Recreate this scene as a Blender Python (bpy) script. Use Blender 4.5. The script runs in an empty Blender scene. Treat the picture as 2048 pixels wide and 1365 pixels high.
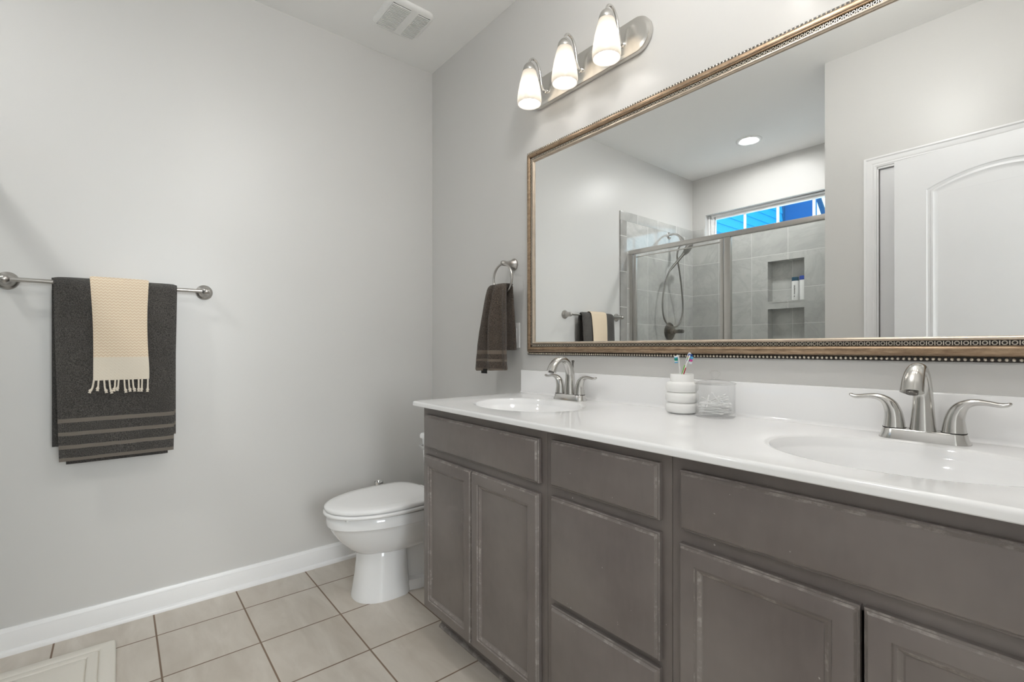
import bpy, bmesh, math, random
from mathutils import Vector, Matrix, noise
from mathutils.geometry import tessellate_polygon
random.seed(7)
PI = math.pi
SC = bpy.context.scene
COL = SC.collection

# ------------------------------------------------------------------ camera
YAW = 0.6921
cam_d = bpy.data.cameras.new('camera'); cam = bpy.data.objects.new('camera', cam_d); COL.objects.link(cam)
cam.location = (2.5149, -1.4407, 1.1101)
F = Vector((-math.cos(YAW), math.sin(YAW), 0)); R = Vector((math.sin(YAW), math.cos(YAW), 0)); U = Vector((0, 0, 1))
rot = Matrix((R, U, -F)).transposed().to_4x4()
rot = Matrix.Rotation(0.0012, 4, F) @ rot
cam.rotation_euler = rot.to_euler()
cam_d.sensor_width = 36.0
cam_d.lens = 957.64 / 2048 * 36
cam_d.shift_x = -(1031.1 - 1024) / 2048
cam_d.shift_y = (695.2 - 682.5) / 2048
cam_d.clip_start = 0.01
SC.camera = cam

# ------------------------------------------------------------------ light levels
W = bpy.data.worlds.new('world'); SC.world = W; W.use_nodes = True
bg = W.node_tree.nodes['Background']
bg.inputs[0].default_value = (0.55, 0.83, 1.0, 1); bg.inputs[1].default_value = 2.5
BULB = 15.0        # radiance of the vanity bulbs
CAN_SHOWER, FILL_GLOBE = 305.0, 31.0          # radiance of the recessed shower lamp and the added fill globe
DOORWAY_FILL = 100.0         # watts of the added fill lamp beyond the open doorway
# unseen area lamp, added to send fill light in through the doorway
bd = bpy.data.lights.new('doorway_fill', 'AREA'); bd.shape = 'RECTANGLE'; bd.size = 1.9; bd.size_y = 1.5; bd.energy = DOORWAY_FILL; bd.color = (1.0, 0.985, 0.96)
bo = bpy.data.objects.new('doorway_fill', bd); COL.objects.link(bo); bo.location = (5.42, -1.15, 1.55); bo.rotation_euler = (0, PI/2, 0)
vs = SC.view_settings
vs.view_transform = 'Standard'; vs.look = 'None'; vs.gamma = 1.0; vs.use_curve_mapping = False
vs.exposure = 0.18
SC.cycles.max_bounces = 14; SC.cycles.diffuse_bounces = 7; SC.cycles.glossy_bounces = 8
SC.cycles.transparent_max_bounces = 24; SC.cycles.transmission_bounces = 10
SC.cycles.sample_clamp_indirect = 6.0

# ------------------------------------------------------------------ mesh helpers
class MB:
    def __init__(s): s.v = []; s.f = []; s.m = []
    def add(s, vs_, fs, mi=0):
        b = len(s.v); s.v += [tuple(p) for p in vs_]
        for q in fs: s.f.append([i + b for i in q]); s.m.append(mi)
        return s
    def box(s, x0, x1, y0, y1, z0, z1, mi=0):
        v = [(x0,y0,z0),(x1,y0,z0),(x1,y1,z0),(x0,y1,z0),(x0,y0,z1),(x1,y0,z1),(x1,y1,z1),(x0,y1,z1)]
        return s.add(v, [(3,2,1,0),(4,5,6,7),(0,1,5,4),(1,2,6,5),(2,3,7,6),(3,0,4,7)], mi)
    def loft(s, rings, cap0=True, cap1=True, closed=True, mi=0, loop=False):
        n = len(rings[0]); b = len(s.v)
        for r in rings: s.v += [tuple(p) for p in r]
        k = len(rings); last = k if loop else k - 1
        for i in range(last):
            i2 = (i + 1) % k
            for j in range(n if closed else n - 1):
                j2 = (j + 1) % n
                s.f.append([b+i*n+j, b+i*n+j2, b+i2*n+j2, b+i2*n+j]); s.m.append(mi)
        if not loop and closed:
            if cap0: s.f.append([b + j for j in range(n)][::-1]); s.m.append(mi)
            if cap1: s.f.append([b + (k-1)*n + j for j in range(n)]); s.m.append(mi)
        return s
    def lathe(s, prof, c=(0,0,0), n=32, axis='z', mi=0, cap0=True, cap1=True):
        rings = []
        for r, h in prof:
            ring = []
            for k in range(n):
                a = 2*PI*k/n; p, q = max(r, 1e-5)*math.cos(a), max(r, 1e-5)*math.sin(a)
                if axis == 'z': ring.append((c[0]+p, c[1]+q, c[2]+h))
                elif axis == 'y': ring.append((c[0]+p, c[1]+h, c[2]+q))
                else: ring.append((c[0]+h, c[1]+p, c[2]+q))
            rings.append(ring)
        return s.loft(rings, cap0, cap1, mi=mi)
    def tube(s, path, rad, n=12, up=(0,0,1), mi=0, cap=True, loop=False):
        P = [Vector(p) for p in path]; k = len(P); rings = []
        ref = Vector(up)
        for i in range(k):
            if loop: t = P[(i+1) % k] - P[i-1]
            else: t = P[min(i+1, k-1)] - P[max(i-1, 0)]
            t.normalize()
            a = ref - t * ref.dot(t)
            if a.length < 1e-5: a = Vector((1, .3, .2)) - t * Vector((1, .3, .2)).dot(t)
            a.normalize(); ref = a; bvec = t.cross(a)
            r = rad[i] if isinstance(rad, (list, tuple)) else rad
            ra, rb = r if isinstance(r, (list, tuple)) else (r, r)
            rings.append([P[i] + a*(ra*math.cos(2*PI*j/n)) + bvec*(rb*math.sin(2*PI*j/n)) for j in range(n)])
        return s.loft(rings, cap, cap, mi=mi, loop=loop)
    def sphere(s, c, r, nu=12, nv=8, mi=0):
        rr = r if isinstance(r, (list, tuple)) else (r, r, r)
        rings = []
        for i in range(nv + 1):
            t = PI * i / nv; q = max(math.sin(t), 1e-3)
            rings.append([(c[0]+rr[0]*q*math.cos(2*PI*j/nu), c[1]+rr[1]*q*math.sin(2*PI*j/nu), c[2]-rr[2]*math.cos(t)) for j in range(nu)])
        return s.loft(rings, mi=mi)
    def torus(s, c, R_, r, axis='y', n=24, m=8, sq=1.0, mi=0):
        path = []
        for k in range(n):
            a = 2*PI*k/n; p, q = R_*math.cos(a), R_*sq*math.sin(a)
            path.append({'y': (c[0]+p, c[1], c[2]+q), 'z': (c[0]+p, c[1]+q, c[2]), 'x': (c[0], c[1]+p, c[2]+q)}[axis])
        up = {'y': (0,1,0), 'z': (0,0,1), 'x': (1,0,0)}[axis]
        return s.tube(path, r, m, up=up, loop=True, mi=mi)
    def prism(s, out, axis, a0, a1, mi=0):
        def P(u, v, w):
            return {'x': (w, u, v), 'y': (u, w, v), 'z': (u, v, w)}[axis]
        return s.loft([[P(u, v, a0) for u, v in out], [P(u, v, a1) for u, v in out]], mi=mi)

def smooth_path(pts, sub=6):
    P = [Vector(p) for p in pts]; out = []
    for i in range(len(P) - 1):
        p0, p1, p2, p3 = P[max(i-1, 0)], P[i], P[i+1], P[min(i+2, len(P)-1)]
        for k in range(sub):
            t = k / sub
            out.append(0.5*((2*p1) + (p2-p0)*t + (2*p0-5*p1+4*p2-p3)*t*t + (3*p1-p0-3*p2+p3)*t**3))
    out.append(P[-1]); return out

def make_obj(name, mb, mats, bevel=0, seg=2, angle=35, smooth=True, origin=(0,0,0), weld=True):
    me = bpy.data.meshes.new(name)
    ox, oy, oz = origin
    me.from_pydata([(x-ox, y-oy, z-oz) for x, y, z in mb.v], [], mb.f)
    if not isinstance(mats, (list, tuple)): mats = [mats]
    for m in mats: me.materials.append(m)
    for p, mi in zip(me.polygons, mb.m): p.material_index = mi
    bm = bmesh.new(); bm.from_mesh(me)
    if weld: bmesh.ops.remove_doubles(bm, verts=bm.verts, dist=2e-6)
    bmesh.ops.recalc_face_normals(bm, faces=bm.faces)
    if bevel:
        es = [e for e in bm.edges if len(e.link_faces) == 2 and e.calc_face_angle(0) > 0.6]
        if es: bmesh.ops.bevel(bm, geom=es, offset=bevel, segments=seg, profile=0.6, affect='EDGES', clamp_overlap=True)
    bm.to_mesh(me); bm.free()
    if smooth:
        me.shade_smooth()
        me.set_sharp_from_angle(angle=math.radians(angle))
    o = bpy.data.objects.new(name, me); COL.objects.link(o)
    return o

ORIGIN = {}
def thing(name, label, cat, loc=(0,0,0), group=None, rotz=0.0):
    o = bpy.data.objects.new(name, None); COL.objects.link(o); o.empty_display_size = 0.05
    o.location = loc; o.rotation_euler = (0, 0, rotz)
    o['label'] = label; o['category'] = cat
    if group: o['group'] = group
    ORIGIN[o.name] = tuple(loc)
    return o
def part(name, mb, mats, parent, label=None, world=True, **kw):
    org = ORIGIN.get(parent.name, (0,0,0)) if world else (0,0,0)
    o = make_obj(name, mb, mats, origin=org, **kw)
    o.parent = parent
    ORIGIN[o.name] = ORIGIN.get(parent.name, (0,0,0))
    if label: o['label'] = label
    return o
def single(name, mb, mats, label, cat, group=None, **kw):
    o = make_obj(name, mb, mats, **kw); o['label'] = label; o['category'] = cat
    if group: o['group'] = group
    return o
def struct(name, mb, mats, label=None, cat=None, parent=None, **kw):
    if parent is not None:
        return part(name, mb, mats, parent, **kw)
    o = make_obj(name, mb, mats, **kw); o['kind'] = 'structure'
    if label: o['label'] = label
    if cat: o['category'] = cat
    ORIGIN[o.name] = (0,0,0)
    return o
def copy_tree(o, loc=None, label=None, parent=None):
    c = o.copy(); COL.objects.link(c)
    if parent is not None: c.parent = parent
    if loc is not None: c.location = loc
    if label: c['label'] = label
    for ch in list(o.children): copy_tree(ch, parent=c)
    return c

# ------------------------------------------------------------------ materials
class NT:
    def __init__(s, name):
        s.mat = bpy.data.materials.new(name); s.mat.use_nodes = True
        s.t = s.mat.node_tree; s.p = s.t.nodes['Principled BSDF']; s.out = s.t.nodes['Material Output']
    def n(s, typ, **kw):
        nd = s.t.nodes.new(typ)
        for k, v in kw.items():
            if k.startswith('i_'):
                nd.inputs[k[2:].replace('_', ' ')].default_value = v
            else: setattr(nd, k, v)
        return nd
    def l(s, a, b): s.t.links.new(a, b)
    def val(s, sock, v):
        if hasattr(v, 'links'): s.l(v, sock)
        else: sock.default_value = v
    def math(s, op, a, b=0.0, c=None, clamp=False):
        nd = s.n('ShaderNodeMath', operation=op); nd.use_clamp = clamp
        s.val(nd.inputs[0], a); s.val(nd.inputs[1], b)
        if c is not None: s.val(nd.inputs[2], c)
        return nd.outputs[0]
    def mix(s, f, a, b):
        nd = s.n('ShaderNodeMix', data_type='RGBA')
        s.val(nd.inputs[0], f)
        for i, v in ((6, a), (7, b)):
            if hasattr(v, 'links'): s.l(v, nd.inputs[i])
            else: nd.inputs[i].default_value = (*v, 1) if len(v) == 3 else v
        return nd.outputs[2]
    def ramp(s, x, a, b, lo=0.0, hi=1.0):
        nd = s.n('ShaderNodeMapRange'); nd.clamp = True
        s.val(nd.inputs[0], x); nd.inputs[1].default_value = a; nd.inputs[2].default_value = b
        nd.inputs[3].default_value = lo; nd.inputs[4].default_value = hi
        return nd.outputs[0]
    def coord(s, kind='Object'):
        return s.n('ShaderNodeTexCoord').outputs[kind]
    def noise(s, vec, scale, detail=3.0, rough=0.5, stretch=None, out=0, dist=0.0):
        if stretch:
            mp = s.n('ShaderNodeMapping'); s.l(vec, mp.inputs[0]); mp.inputs['Scale'].default_value = stretch; vec = mp.outputs[0]
        nd = s.n('ShaderNodeTexNoise'); s.l(vec, nd.inputs['Vector'])
        nd.inputs['Scale'].default_value = scale; nd.inputs['Detail'].default_value = detail; nd.inputs['Roughness'].default_value = rough
        nd.inputs['Distortion'].default_value = dist
        return nd.outputs[out]
    def bump(s, h, strength=0.2, dist=0.002):
        b = s.n('ShaderNodeBump'); b.inputs['Strength'].default_value = strength; b.inputs['Distance'].default_value = dist
        s.l(h, b.inputs['Height']); s.l(b.outputs[0], s.p.inputs['Normal'])
    def base(s, c): 
        if hasattr(c, 'links'): s.l(c, s.p.inputs['Base Color'])
        else: s.p.inputs['Base Color'].default_value = (*c, 1)
    def set(s, **kw):
        for k, v in kw.items(): s.val(s.p.inputs[k.replace('_', ' ')], v)
        return s

def simple(name, col, rough=0.5, metal=0.0, spec=0.5, var=0.03, scale=6.0, **kw):
    t = NT(name); c = t.coord()
    nz = t.noise(c, scale, 3)
    f = t.ramp(nz, 0.3, 0.7)
    t.base(t.mix(f, tuple(max(0, x*(1-var)) for x in col), tuple(min(1, x*(1+var)) for x in col)))
    t.set(Roughness=rough, Metallic=metal); t.p.inputs['Specular IOR Level'].default_value = spec
    for k, v in kw.items(): t.p.inputs[k.replace('_', ' ')].default_value = v
    return t.mat

def paint(name, col, rough, bump=0.04):
    t = NT(name); c = t.coord()
    f = t.ramp(t.noise(c, 1.3, 2), 0.35, 0.65)
    t.base(t.mix(f, tuple(x*0.985 for x in col), col))
    t.set(Roughness=rough)
    t.bump(t.noise(c, 260, 2), bump, 0.001)
    return t.mat

M_WALL = paint('wall_paint', (0.655, 0.647, 0.632), 0.36)
M_CEIL = paint('ceiling_paint', (0.92, 0.917, 0.905), 0.7, 0.06)
M_TRIM = simple('trim_paint', (0.88, 0.88, 0.885), 0.3, var=0.01)
M_DOORP = simple('door_paint', (0.79, 0.79, 0.80), 0.33, var=0.01)
M_COUNTER = simple('cultured_marble', (0.90, 0.90, 0.905), 0.08, var=0.012, scale=4)
M_CERAMIC = simple('white_ceramic', (0.91, 0.915, 0.925), 0.07, var=0.005)
M_PLASTIC = simple('white_plastic', (0.88, 0.88, 0.875), 0.3, var=0.01)
M_SEAT = simple('seat_plastic', (0.90, 0.90, 0.90), 0.18, var=0.005)
M_MATTE = simple('matte_ceramic', (0.90, 0.897, 0.885), 0.6, var=0.015, scale=30)
M_DARK = simple('dark_gap', (0.012, 0.011, 0.010), 0.8)
M_COTTON = simple('cotton', (0.86, 0.86, 0.86), 0.9)
M_ALU = simple('shower_aluminium', (0.62, 0.60, 0.575), 0.32, 1.0)
M_VENT = simple('vent_plastic', (0.88, 0.88, 0.865), 0.45)
M_SLOT = simple('vent_recess', (0.07, 0.07, 0.068), 0.8)

def brushed(name, col, rough, stretch):
    t = NT(name); c = t.coord()
    nz = t.noise(c, 40, 2, stretch=stretch)
    t.base(t.mix(nz, tuple(x*0.97 for x in col), col)); t.set(Metallic=1.0, Roughness=rough)
    return t.mat
M_NICKEL = brushed('brushed_nickel', (0.62, 0.61, 0.59), 0.17, (1, 1, 12))
M_NICKELX = brushed('brushed_nickel_plate', (0.66, 0.645, 0.615), 0.24, (1, 12, 12))
M_BAR = brushed('satin_nickel', (0.50, 0.48, 0.455), 0.30, (8, 1, 8))
M_DNICK = simple('dark_nickel', (0.20, 0.19, 0.18), 0.25, 1.0)
M_DNICK2 = simple('mid_nickel', (0.34, 0.33, 0.315), 0.28, 1.0)  # medium-dark nickel for the handset, spray head and hose
M_CHROME = simple('chrome', (0.78, 0.78, 0.78), 0.07, 1.0)

t = NT('mirror_silver'); t.base((0.93, 0.94, 0.935)); t.set(Metallic=1.0, Roughness=0.0); M_MIRROR = t.mat

def thin_glass(name, tint, extra=0.0):
    t = NT(name)
    tr = t.n('ShaderNodeBsdfTransparent'); tr.inputs[0].default_value = (*tint, 1)
    gl = t.n('ShaderNodeBsdfGlossy'); gl.inputs['Roughness'].default_value = 0.0
    lw = t.n('ShaderNodeLayerWeight'); lw.inputs[0].default_value = 0.5
    fr = t.math('MULTIPLY_ADD', t.math('POWER', lw.outputs['Facing'], 5.0), 0.9, 0.03 + extra)
    mx = t.n('ShaderNodeMixShader')
    t.l(fr, mx.inputs[0]); t.l(tr.outputs[0], mx.inputs[1]); t.l(gl.outputs[0], mx.inputs[2])
    t.l(mx.outputs[0], t.out.inputs[0])
    return t.mat
M_SGLASS = thin_glass('shower_glass', (0.965, 0.975, 0.97))
M_JGLASS = thin_glass('jar_glass', (0.992, 0.993, 0.993), 0.0)
M_WGLASS = thin_glass('window_glass', (0.97, 0.98, 0.98))

def emit(name, col, s):
    t = NT(name); e = t.n('ShaderNodeEmission'); e.inputs[0].default_value = (*col, 1); e.inputs[1].default_value = s
    t.l(e.outputs[0], t.out.inputs[0]); return t.mat
M_BULB = emit('bulb_glow', (1.0, 0.965, 0.92), BULB)
M_CAN_S = emit('shower_lens_glow', (1.0, 0.992, 0.97), CAN_SHOWER); M_FILL_GLOBE = emit('fill_globe_glow', (1.0, 0.99, 0.965), FILL_GLOBE)

t = NT('frosted_shade')            # opal glass: scatters light through and back
d = t.n('ShaderNodeBsdfDiffuse'); d.inputs[0].default_value = (0.50, 0.48, 0.45, 1)
tl = t.n('ShaderNodeBsdfTranslucent'); tl.inputs[0].default_value = (0.86, 0.825, 0.77, 1)
mx = t.n('ShaderNodeMixShader'); mx.inputs[0].default_value = 0.45
g = t.n('ShaderNodeBsdfGlossy'); g.inputs['Roughness'].default_value = 0.25
mx2 = t.n('ShaderNodeMixShader'); mx2.inputs[0].default_value = 0.04
t.l(d.outputs[0], mx.inputs[1]); t.l(tl.outputs[0], mx.inputs[2]); t.l(mx.outputs[0], mx2.inputs[1]); t.l(g.outputs[0], mx2.inputs[2])
t.l(mx2.outputs[0], t.out.inputs[0]); M_SHADE = t.mat

def tile_mat(name, ax, org, pitch, gw, ca, cb, cg, rough, nscale, stretch=(1,1,1), spec=0.5, vein=None, var=0.06):
    t = NT(name); c = t.coord()
    sp = t.n('ShaderNodeSeparateXYZ'); t.l(c, sp.inputs[0])
    uv = []
    for k in (0, 1):
        uv.append(t.math('DIVIDE', t.math('SUBTRACT', sp.outputs['XYZ'.index(ax[k])], org[k]), pitch[k]))
    ds = [t.math('MULTIPLY', t.math('PINGPONG', uv[k], 0.5), pitch[k]) for k in (0, 1)]
    dmin = t.math('MINIMUM', ds[0], ds[1])
    g = t.ramp(dmin, gw*0.35, gw*0.6, 1.0, 0.0)
    cell = t.n('ShaderNodeCombineXYZ'); t.l(t.math('FLOOR', uv[0]), cell.inputs[0]); t.l(t.math('FLOOR', uv[1]), cell.inputs[1])
    wn = t.n('ShaderNodeTexWhiteNoise', noise_dimensions='2D'); t.l(cell.outputs[0], wn.inputs['Vector'])
    off = t.n('ShaderNodeVectorMath', operation='MULTIPLY_ADD'); t.l(wn.outputs['Color'], off.inputs[0])
    off.inputs[1].default_value = (5, 5, 5); t.l(c, off.inputs[2])
    n1 = t.noise(off.outputs[0], nscale, 5, 0.6, stretch, dist=0.6)
    f = t.math('ADD', t.ramp(n1, 0.3, 0.72), t.math('MULTIPLY', t.math('SUBTRACT', wn.outputs['Value'], 0.5), var*4))
    col = t.mix(t.math('ADD', f, 0.0, clamp=True), ca, cb)
    if vein:
        n2 = t.noise(off.outputs[0], nscale*0.8, 6, 0.65, None, dist=2.2)
        v = t.ramp(t.math('ABSOLUTE', t.math('SUBTRACT', n2, 0.5)), 0.0, 0.06, 0.38, 0.0)
        col = t.mix(v, col, vein)
    t.base(t.mix(g, col, cg))
    t.set(Roughness=t.math('MAXIMUM', t.math('MULTIPLY', g, 0.8), rough))
    t.bump(t.math('SUBTRACT', 1.0, g), 0.5, 0.0012)
    t.p.inputs['Specular IOR Level'].default_value = spec
    return t.mat
M_FLOOR = tile_mat('floor_tile', 'XY', (0.2125, -0.7305), (0.3035, 0.2995), 0.0062, (0.52, 0.465, 0.40), (0.66, 0.61, 0.545), (0.22, 0.155, 0.11), 0.36, 3.0, (1.0, 3.2, 1), var=0.05)
GA, GB, GG, GV = (0.44, 0.44, 0.428), (0.60, 0.60, 0.583), (0.76, 0.76, 0.745), (0.39, 0.392, 0.382)
M_TBACK = tile_mat('shower_tile_back', 'XZ', (0.2750, 1.3100), (0.3010, 0.2975), 0.0034, GA, GB, GG, 0.12, 3.0, vein=GV)
M_TSIDE = tile_mat('shower_tile_side', 'YZ', (-1.8844, 1.3100), (0.2980, 0.2975), 0.0034, GA, GB, GG, 0.05, 3.0, vein=GV, spec=0.95)
M_TEDGE = tile_mat('shower_tile_edge', 'YZ', (-1.0, 1.1495), (7.0, 0.2975), 0.004, (0.29,0.285,0.275), (0.40,0.39,0.375), GG, 0.2, 5.0)
M_TTOP = tile_mat('shower_tile_top', 'YX', (-2.035, 0.43), (0.2980, 0.3010), 0.004, GA, GB, GG, 0.12, 5.0)

# espresso cabinet finish, with chipped, rubbed edges that also carry a painted highlight
def espresso(name, worn_glint):
    t = NT(name); c = t.coord()
    n1 = t.noise(c, 3.2, 4, 0.6); n2 = t.noise(c, 9, 3, 0.5, (8, 1, 2) if not worn_glint else (2, 2, 2))
    a = t.mix(t.ramp(n1, 0.32, 0.68), (0.150, 0.128, 0.120), (0.215, 0.188, 0.177))
    a = t.mix(t.ramp(n2, 0.35, 0.75, 0.0, 0.18), a, (0.225, 0.20, 0.185))
    n3 = t.noise(c, 80, 2, 0.5)
    chips = t.ramp(n3, 0.77, 0.78)
    a = t.mix(chips, a, (0.45, 0.42, 0.39))
    if worn_glint:
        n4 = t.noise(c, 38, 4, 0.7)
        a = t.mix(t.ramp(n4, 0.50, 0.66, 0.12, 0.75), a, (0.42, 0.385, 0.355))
    t.base(a)
    t.set(Roughness=t.ramp(n1, 0.3, 0.7, 0.27, 0.38))
    t.bump(n2, 0.015, 0.001)
    return t.mat
M_ESP = espresso('espresso_wood', False)
M_ESP_WORN_GLINT = espresso('espresso_worn_glint_edge', True)

def terry(name, ca, cb, scale, bands=None, cband=None, plain_rough=True):
    t = NT(name); c = t.coord()
    n1 = t.noise(c, scale, 3, 0.8); n2 = t.noise(c, 14, 3)
    col = t.mix(t.ramp(n1, 0.40, 0.62), ca, cb)
    col = t.mix(t.ramp(n2, 0.3, 0.75, 0.0, 0.30), col, tuple(x*1.35 for x in ca))
    h = n1
    if bands:
        sp = t.n('ShaderNodeSeparateXYZ'); t.l(c, sp.inputs[0]); m = None
        wob = t.math('MULTIPLY', t.math('SUBTRACT', t.noise(c, 9, 1), 0.5), 0.006)
        zz = t.math('ADD', sp.outputs[2], wob)
        for z0, z1 in bands:
            k = t.math('MULTIPLY', t.math('GREATER_THAN', zz, z0), t.math('LESS_THAN', zz, z1))
            m = k if m is None else t.math('ADD', m, k, clamp=True)
        wv = t.n('ShaderNodeTexWave', wave_type='BANDS', bands_direction='DIAGONAL'); t.l(c, wv.inputs[0]); wv.inputs['Scale'].default_value = 160
        cb2 = t.mix(wv.outputs[1], cband, tuple(x*0.72 for x in cband))
        col = t.mix(m, col, cb2)
        h = t.math('MULTIPLY', n1, t.math('SUBTRACT', 1.0, t.math('MULTIPLY', m, 0.85)))
    t.base(col); t.set(Roughness=0.95); t.p.inputs['Specular IOR Level'].default_value = 0.1
    t.p.inputs['Sheen Weight'].default_value = 0.25; t.p.inputs['Sheen Roughness'].default_value = 0.5
    t.bump(h, 1.0, 0.006)
    return t.mat

t = NT('frame_bronze'); c = t.coord()
n1 = t.noise(c, 14, 4, 0.6, (3, 3, 9)); n2 = t.noise(c, 30, 5, 0.7, (1, 4, 4))
n3 = t.noise(c, 16, 5, 0.75)
col = t.mix(t.ramp(n2, 0.3, 0.7), (0.25, 0.165, 0.105), (0.50, 0.37, 0.25))
col = t.mix(t.ramp(n1, 0.5, 0.8, 0, 0.5), col, (0.18, 0.12, 0.085))
col = t.mix(t.ramp(n3, 0.66, 0.70), col, (0.02, 0.016, 0.012))
t.base(col); t.set(Metallic=0.75, Roughness=0.36); M_BRONZE = t.mat
M_BEAD = simple('frame_bead_silver', (0.72, 0.66, 0.57), 0.3, 0.9)
M_FDARK = simple('frame_dark_groove', (0.022, 0.016, 0.012), 0.45)
M_LIP = simple('frame_lip', (0.62, 0.52, 0.42), 0.3, 0.85, var=0.08, scale=40)

# ------------------------------------------------------------------ room shell
ZC = 2.743; YS = -2.934; YD = -1.72; XC = 1.53; XR = 2.66; YT = -1.80
struct('floor', MB().box(-0.12, 5.4, -3.06, 0.6, -0.06, 0), M_FLOOR)
struct('ceiling', MB().box(-0.12, 5.4, -3.06, 0.6, ZC, ZC+0.08), M_CEIL)
struct('wall_left', MB().box(-0.12, 0, -3.06, 0.12, 0, ZC), M_WALL)
struct('wall_vanity', MB().box(0, 2.78, 0, 0.12, 0, ZC), M_WALL)
# right wall with the open doorway the photographer came through
DY0, DY1, DH = -1.535, -0.765, 2.06
struct('wall_right', MB().box(XR, 2.78, DY1, 0, 0, ZC).box(XR, 2.78, -3.06, DY0, 0, ZC).box(XR, 2.78, DY0, DY1, DH, ZC), M_WALL)
m = MB()
for y0, y1, z0, z1 in ((DY1-0.018, DY1, 0, DH), (DY0, DY0+0.018, 0, DH), (DY0, DY1, DH-0.018, DH)): m.box(XR-0.005, 2.785, y0, y1, z0, z1)
struct('trim_doorway', m, M_TRIM)
# bedroom beyond the doorway
struct('wall_bedroom', MB().box(5.28, 5.4, -3.06, -2.15, 0, ZC).box(5.28, 5.4, -0.15, 0.6, 0, ZC).box(5.28, 5.4, -2.15, -0.15, 0, 0.76).box(5.28, 5.4, -2.15, -0.15, 2.34, ZC).box(2.78, 5.28, 0.48, 0.6, 0, ZC).box(2.78, 5.28, -3.06, -2.94, 0, ZC), M_WALL)
# wall that carries the closet door, and the block behind it
CX0, CX1, CZ = 1.783, 2.553, 2.066
m = MB().box(XC, CX0, -1.80, YD, 0, ZC).box(CX1, XR, -1.80, YD, 0, ZC).box(CX0, CX1, -1.80, YD, CZ, ZC).box(XC, XR, -3.06, -1.80, 0, ZC)
struct('wall_closet', m, M_WALL)
# window wall with opening
WX0, WX1, WZ0, WZ1 = 0.136, 1.39, 2.13, 2.376
m = MB().box(0, WX0, -3.06, YS, 0, ZC).box(WX1, XC, -3.06, YS, 0, ZC).box(WX0, WX1, -3.06, YS, 0, WZ0).box(WX0, WX1, -3.06, YS, WZ1, ZC)
struct('wall_window', m, M_WALL)

# baseboards
def board_profile():
    return [(0, 0), (0.024, 0), (0.024, 0.006), (0.0215, 0.013), (0.016, 0.018), (0.0135, 0.019), (0.0135, 0.070), (0.0115, 0.076), (0.0115, 0.081), (0.008, 0.087), (0.006, 0.095), (0, 0.095)]
struct('baseboard_left', MB().prism([(x, z) for x, z in board_profile()], 'y', YT, 0), M_TRIM, angle=25)
struct('baseboard_vanity', MB().loft([[(x, -u, z) for u, z in board_profile()] for x in (0.024, 0.838)]), M_TRIM, angle=25)

# ------------------------------------------------------------------ shower tile
TT = 0.010
m = MB().box(0, TT, YS, -1.8844, 0, 2.172)
wt = struct('wall_tile_left', m, M_TSIDE)
part('edge_strip', MB().box(0, TT+0.001, -1.8844, YT, 0, 2.172), M_TEDGE, wt, bevel=0.003)
part('top_strip', MB().box(0, TT+0.001, YS, YT, 2.172, 2.25), M_TTOP, wt, bevel=0.003)
NX0, NX1 = 0.7135, 1.001
N1 = (1.502, 1.8485); N2 = (1.06, 1.438); NB = YS - 0.085
yb, yf = YS, YS + TT
m = MB()
xs = [TT, WX0, NX0, NX1, WX1, XC]
def tb(x0, x1, z0, z1): m.box(x0, x1, yb, yf, z0, z1)
tb(TT, NX0, 0, WZ0); tb(NX1, XC, 0, WZ0); tb(NX0, NX1, 0, N2[0]); tb(NX0, NX1, N2[1], N1[0]); tb(NX0, NX1, N1[1], WZ0)
tb(TT, WX0, WZ0, 2.172); tb(WX1, XC, WZ0, 2.172)
wb = struct('wall_tile_back', m, M_TBACK)
m = MB().box(TT, WX0, yb, yf+0.001, 2.172, 2.25).box(WX1, XC, yb, yf+0.001, 2.172, 2.25)
part('top_strip', m, M_TTOP, wb, bevel=0.003)
for nz in (N1, N2):
    m = MB()
    e = 0.012
    m.box(NX0-e, NX1+e, NB-0.01, NB, nz[0]-e, nz[1]+e)
    m.box(NX0-e, NX0, NB, yb, nz[0]-e, nz[1]+e); m.box(NX1, NX1+e, NB, yb, nz[0]-e, nz[1]+e)
    m.box(NX0, NX1, NB, yb+0.012, nz[0]-e, nz[0]); m.box(NX0, NX1, NB, yb, nz[1], nz[1]+e)
    part('niche', m, M_TBACK, wb)
# openings for the niches in the stud wall
ww = bpy.data.objects['wall_window']
me = bpy.data.meshes.new('wall_window')
m = MB().box(0, WX0, -3.06, YS, 0, ZC).box(WX1, XC, -3.06, YS, 0, ZC).box(WX0, WX1, -3.06, YS, WZ1, ZC)
m.box(WX0, NX0-0.012, -3.06, YS, 0, WZ0).box(NX1+0.012, WX1, -3.06, YS, 0, WZ0).box(NX0-0.012, NX1+0.012, -3.06, YS, N1[1]+0.012, WZ0)
m.box(NX0-0.012, NX1+0.012, -3.06, YS, 0, N2[0]-0.012).box(NX0-0.012, NX1+0.012, -3.06, YS, N2[1]+0.012, N1[0]-0.012)
m.box(NX0-0.012, NX1+0.012, -3.06, NB-0.0105, 0, WZ0)
tmp = make_obj('tmp', m, M_WALL); ww.data = tmp.data; bpy.data.objects.remove(tmp)
we = struct('wall_tile_end', MB().box(XC-TT, XC, YS+TT, -1.86, 0, 2.25), M_TSIDE)
# shower pan and curb
m = MB().box(TT, XC-TT, -1.98, -1.86, 0, 0.10)
struct('trim_shower_curb', m, M_CERAMIC, bevel=0.012, seg=3)
struct('floor_shower', MB().box(TT, XC-TT, YS+TT, -1.98, 0, 0.035), M_CERAMIC)

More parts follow.
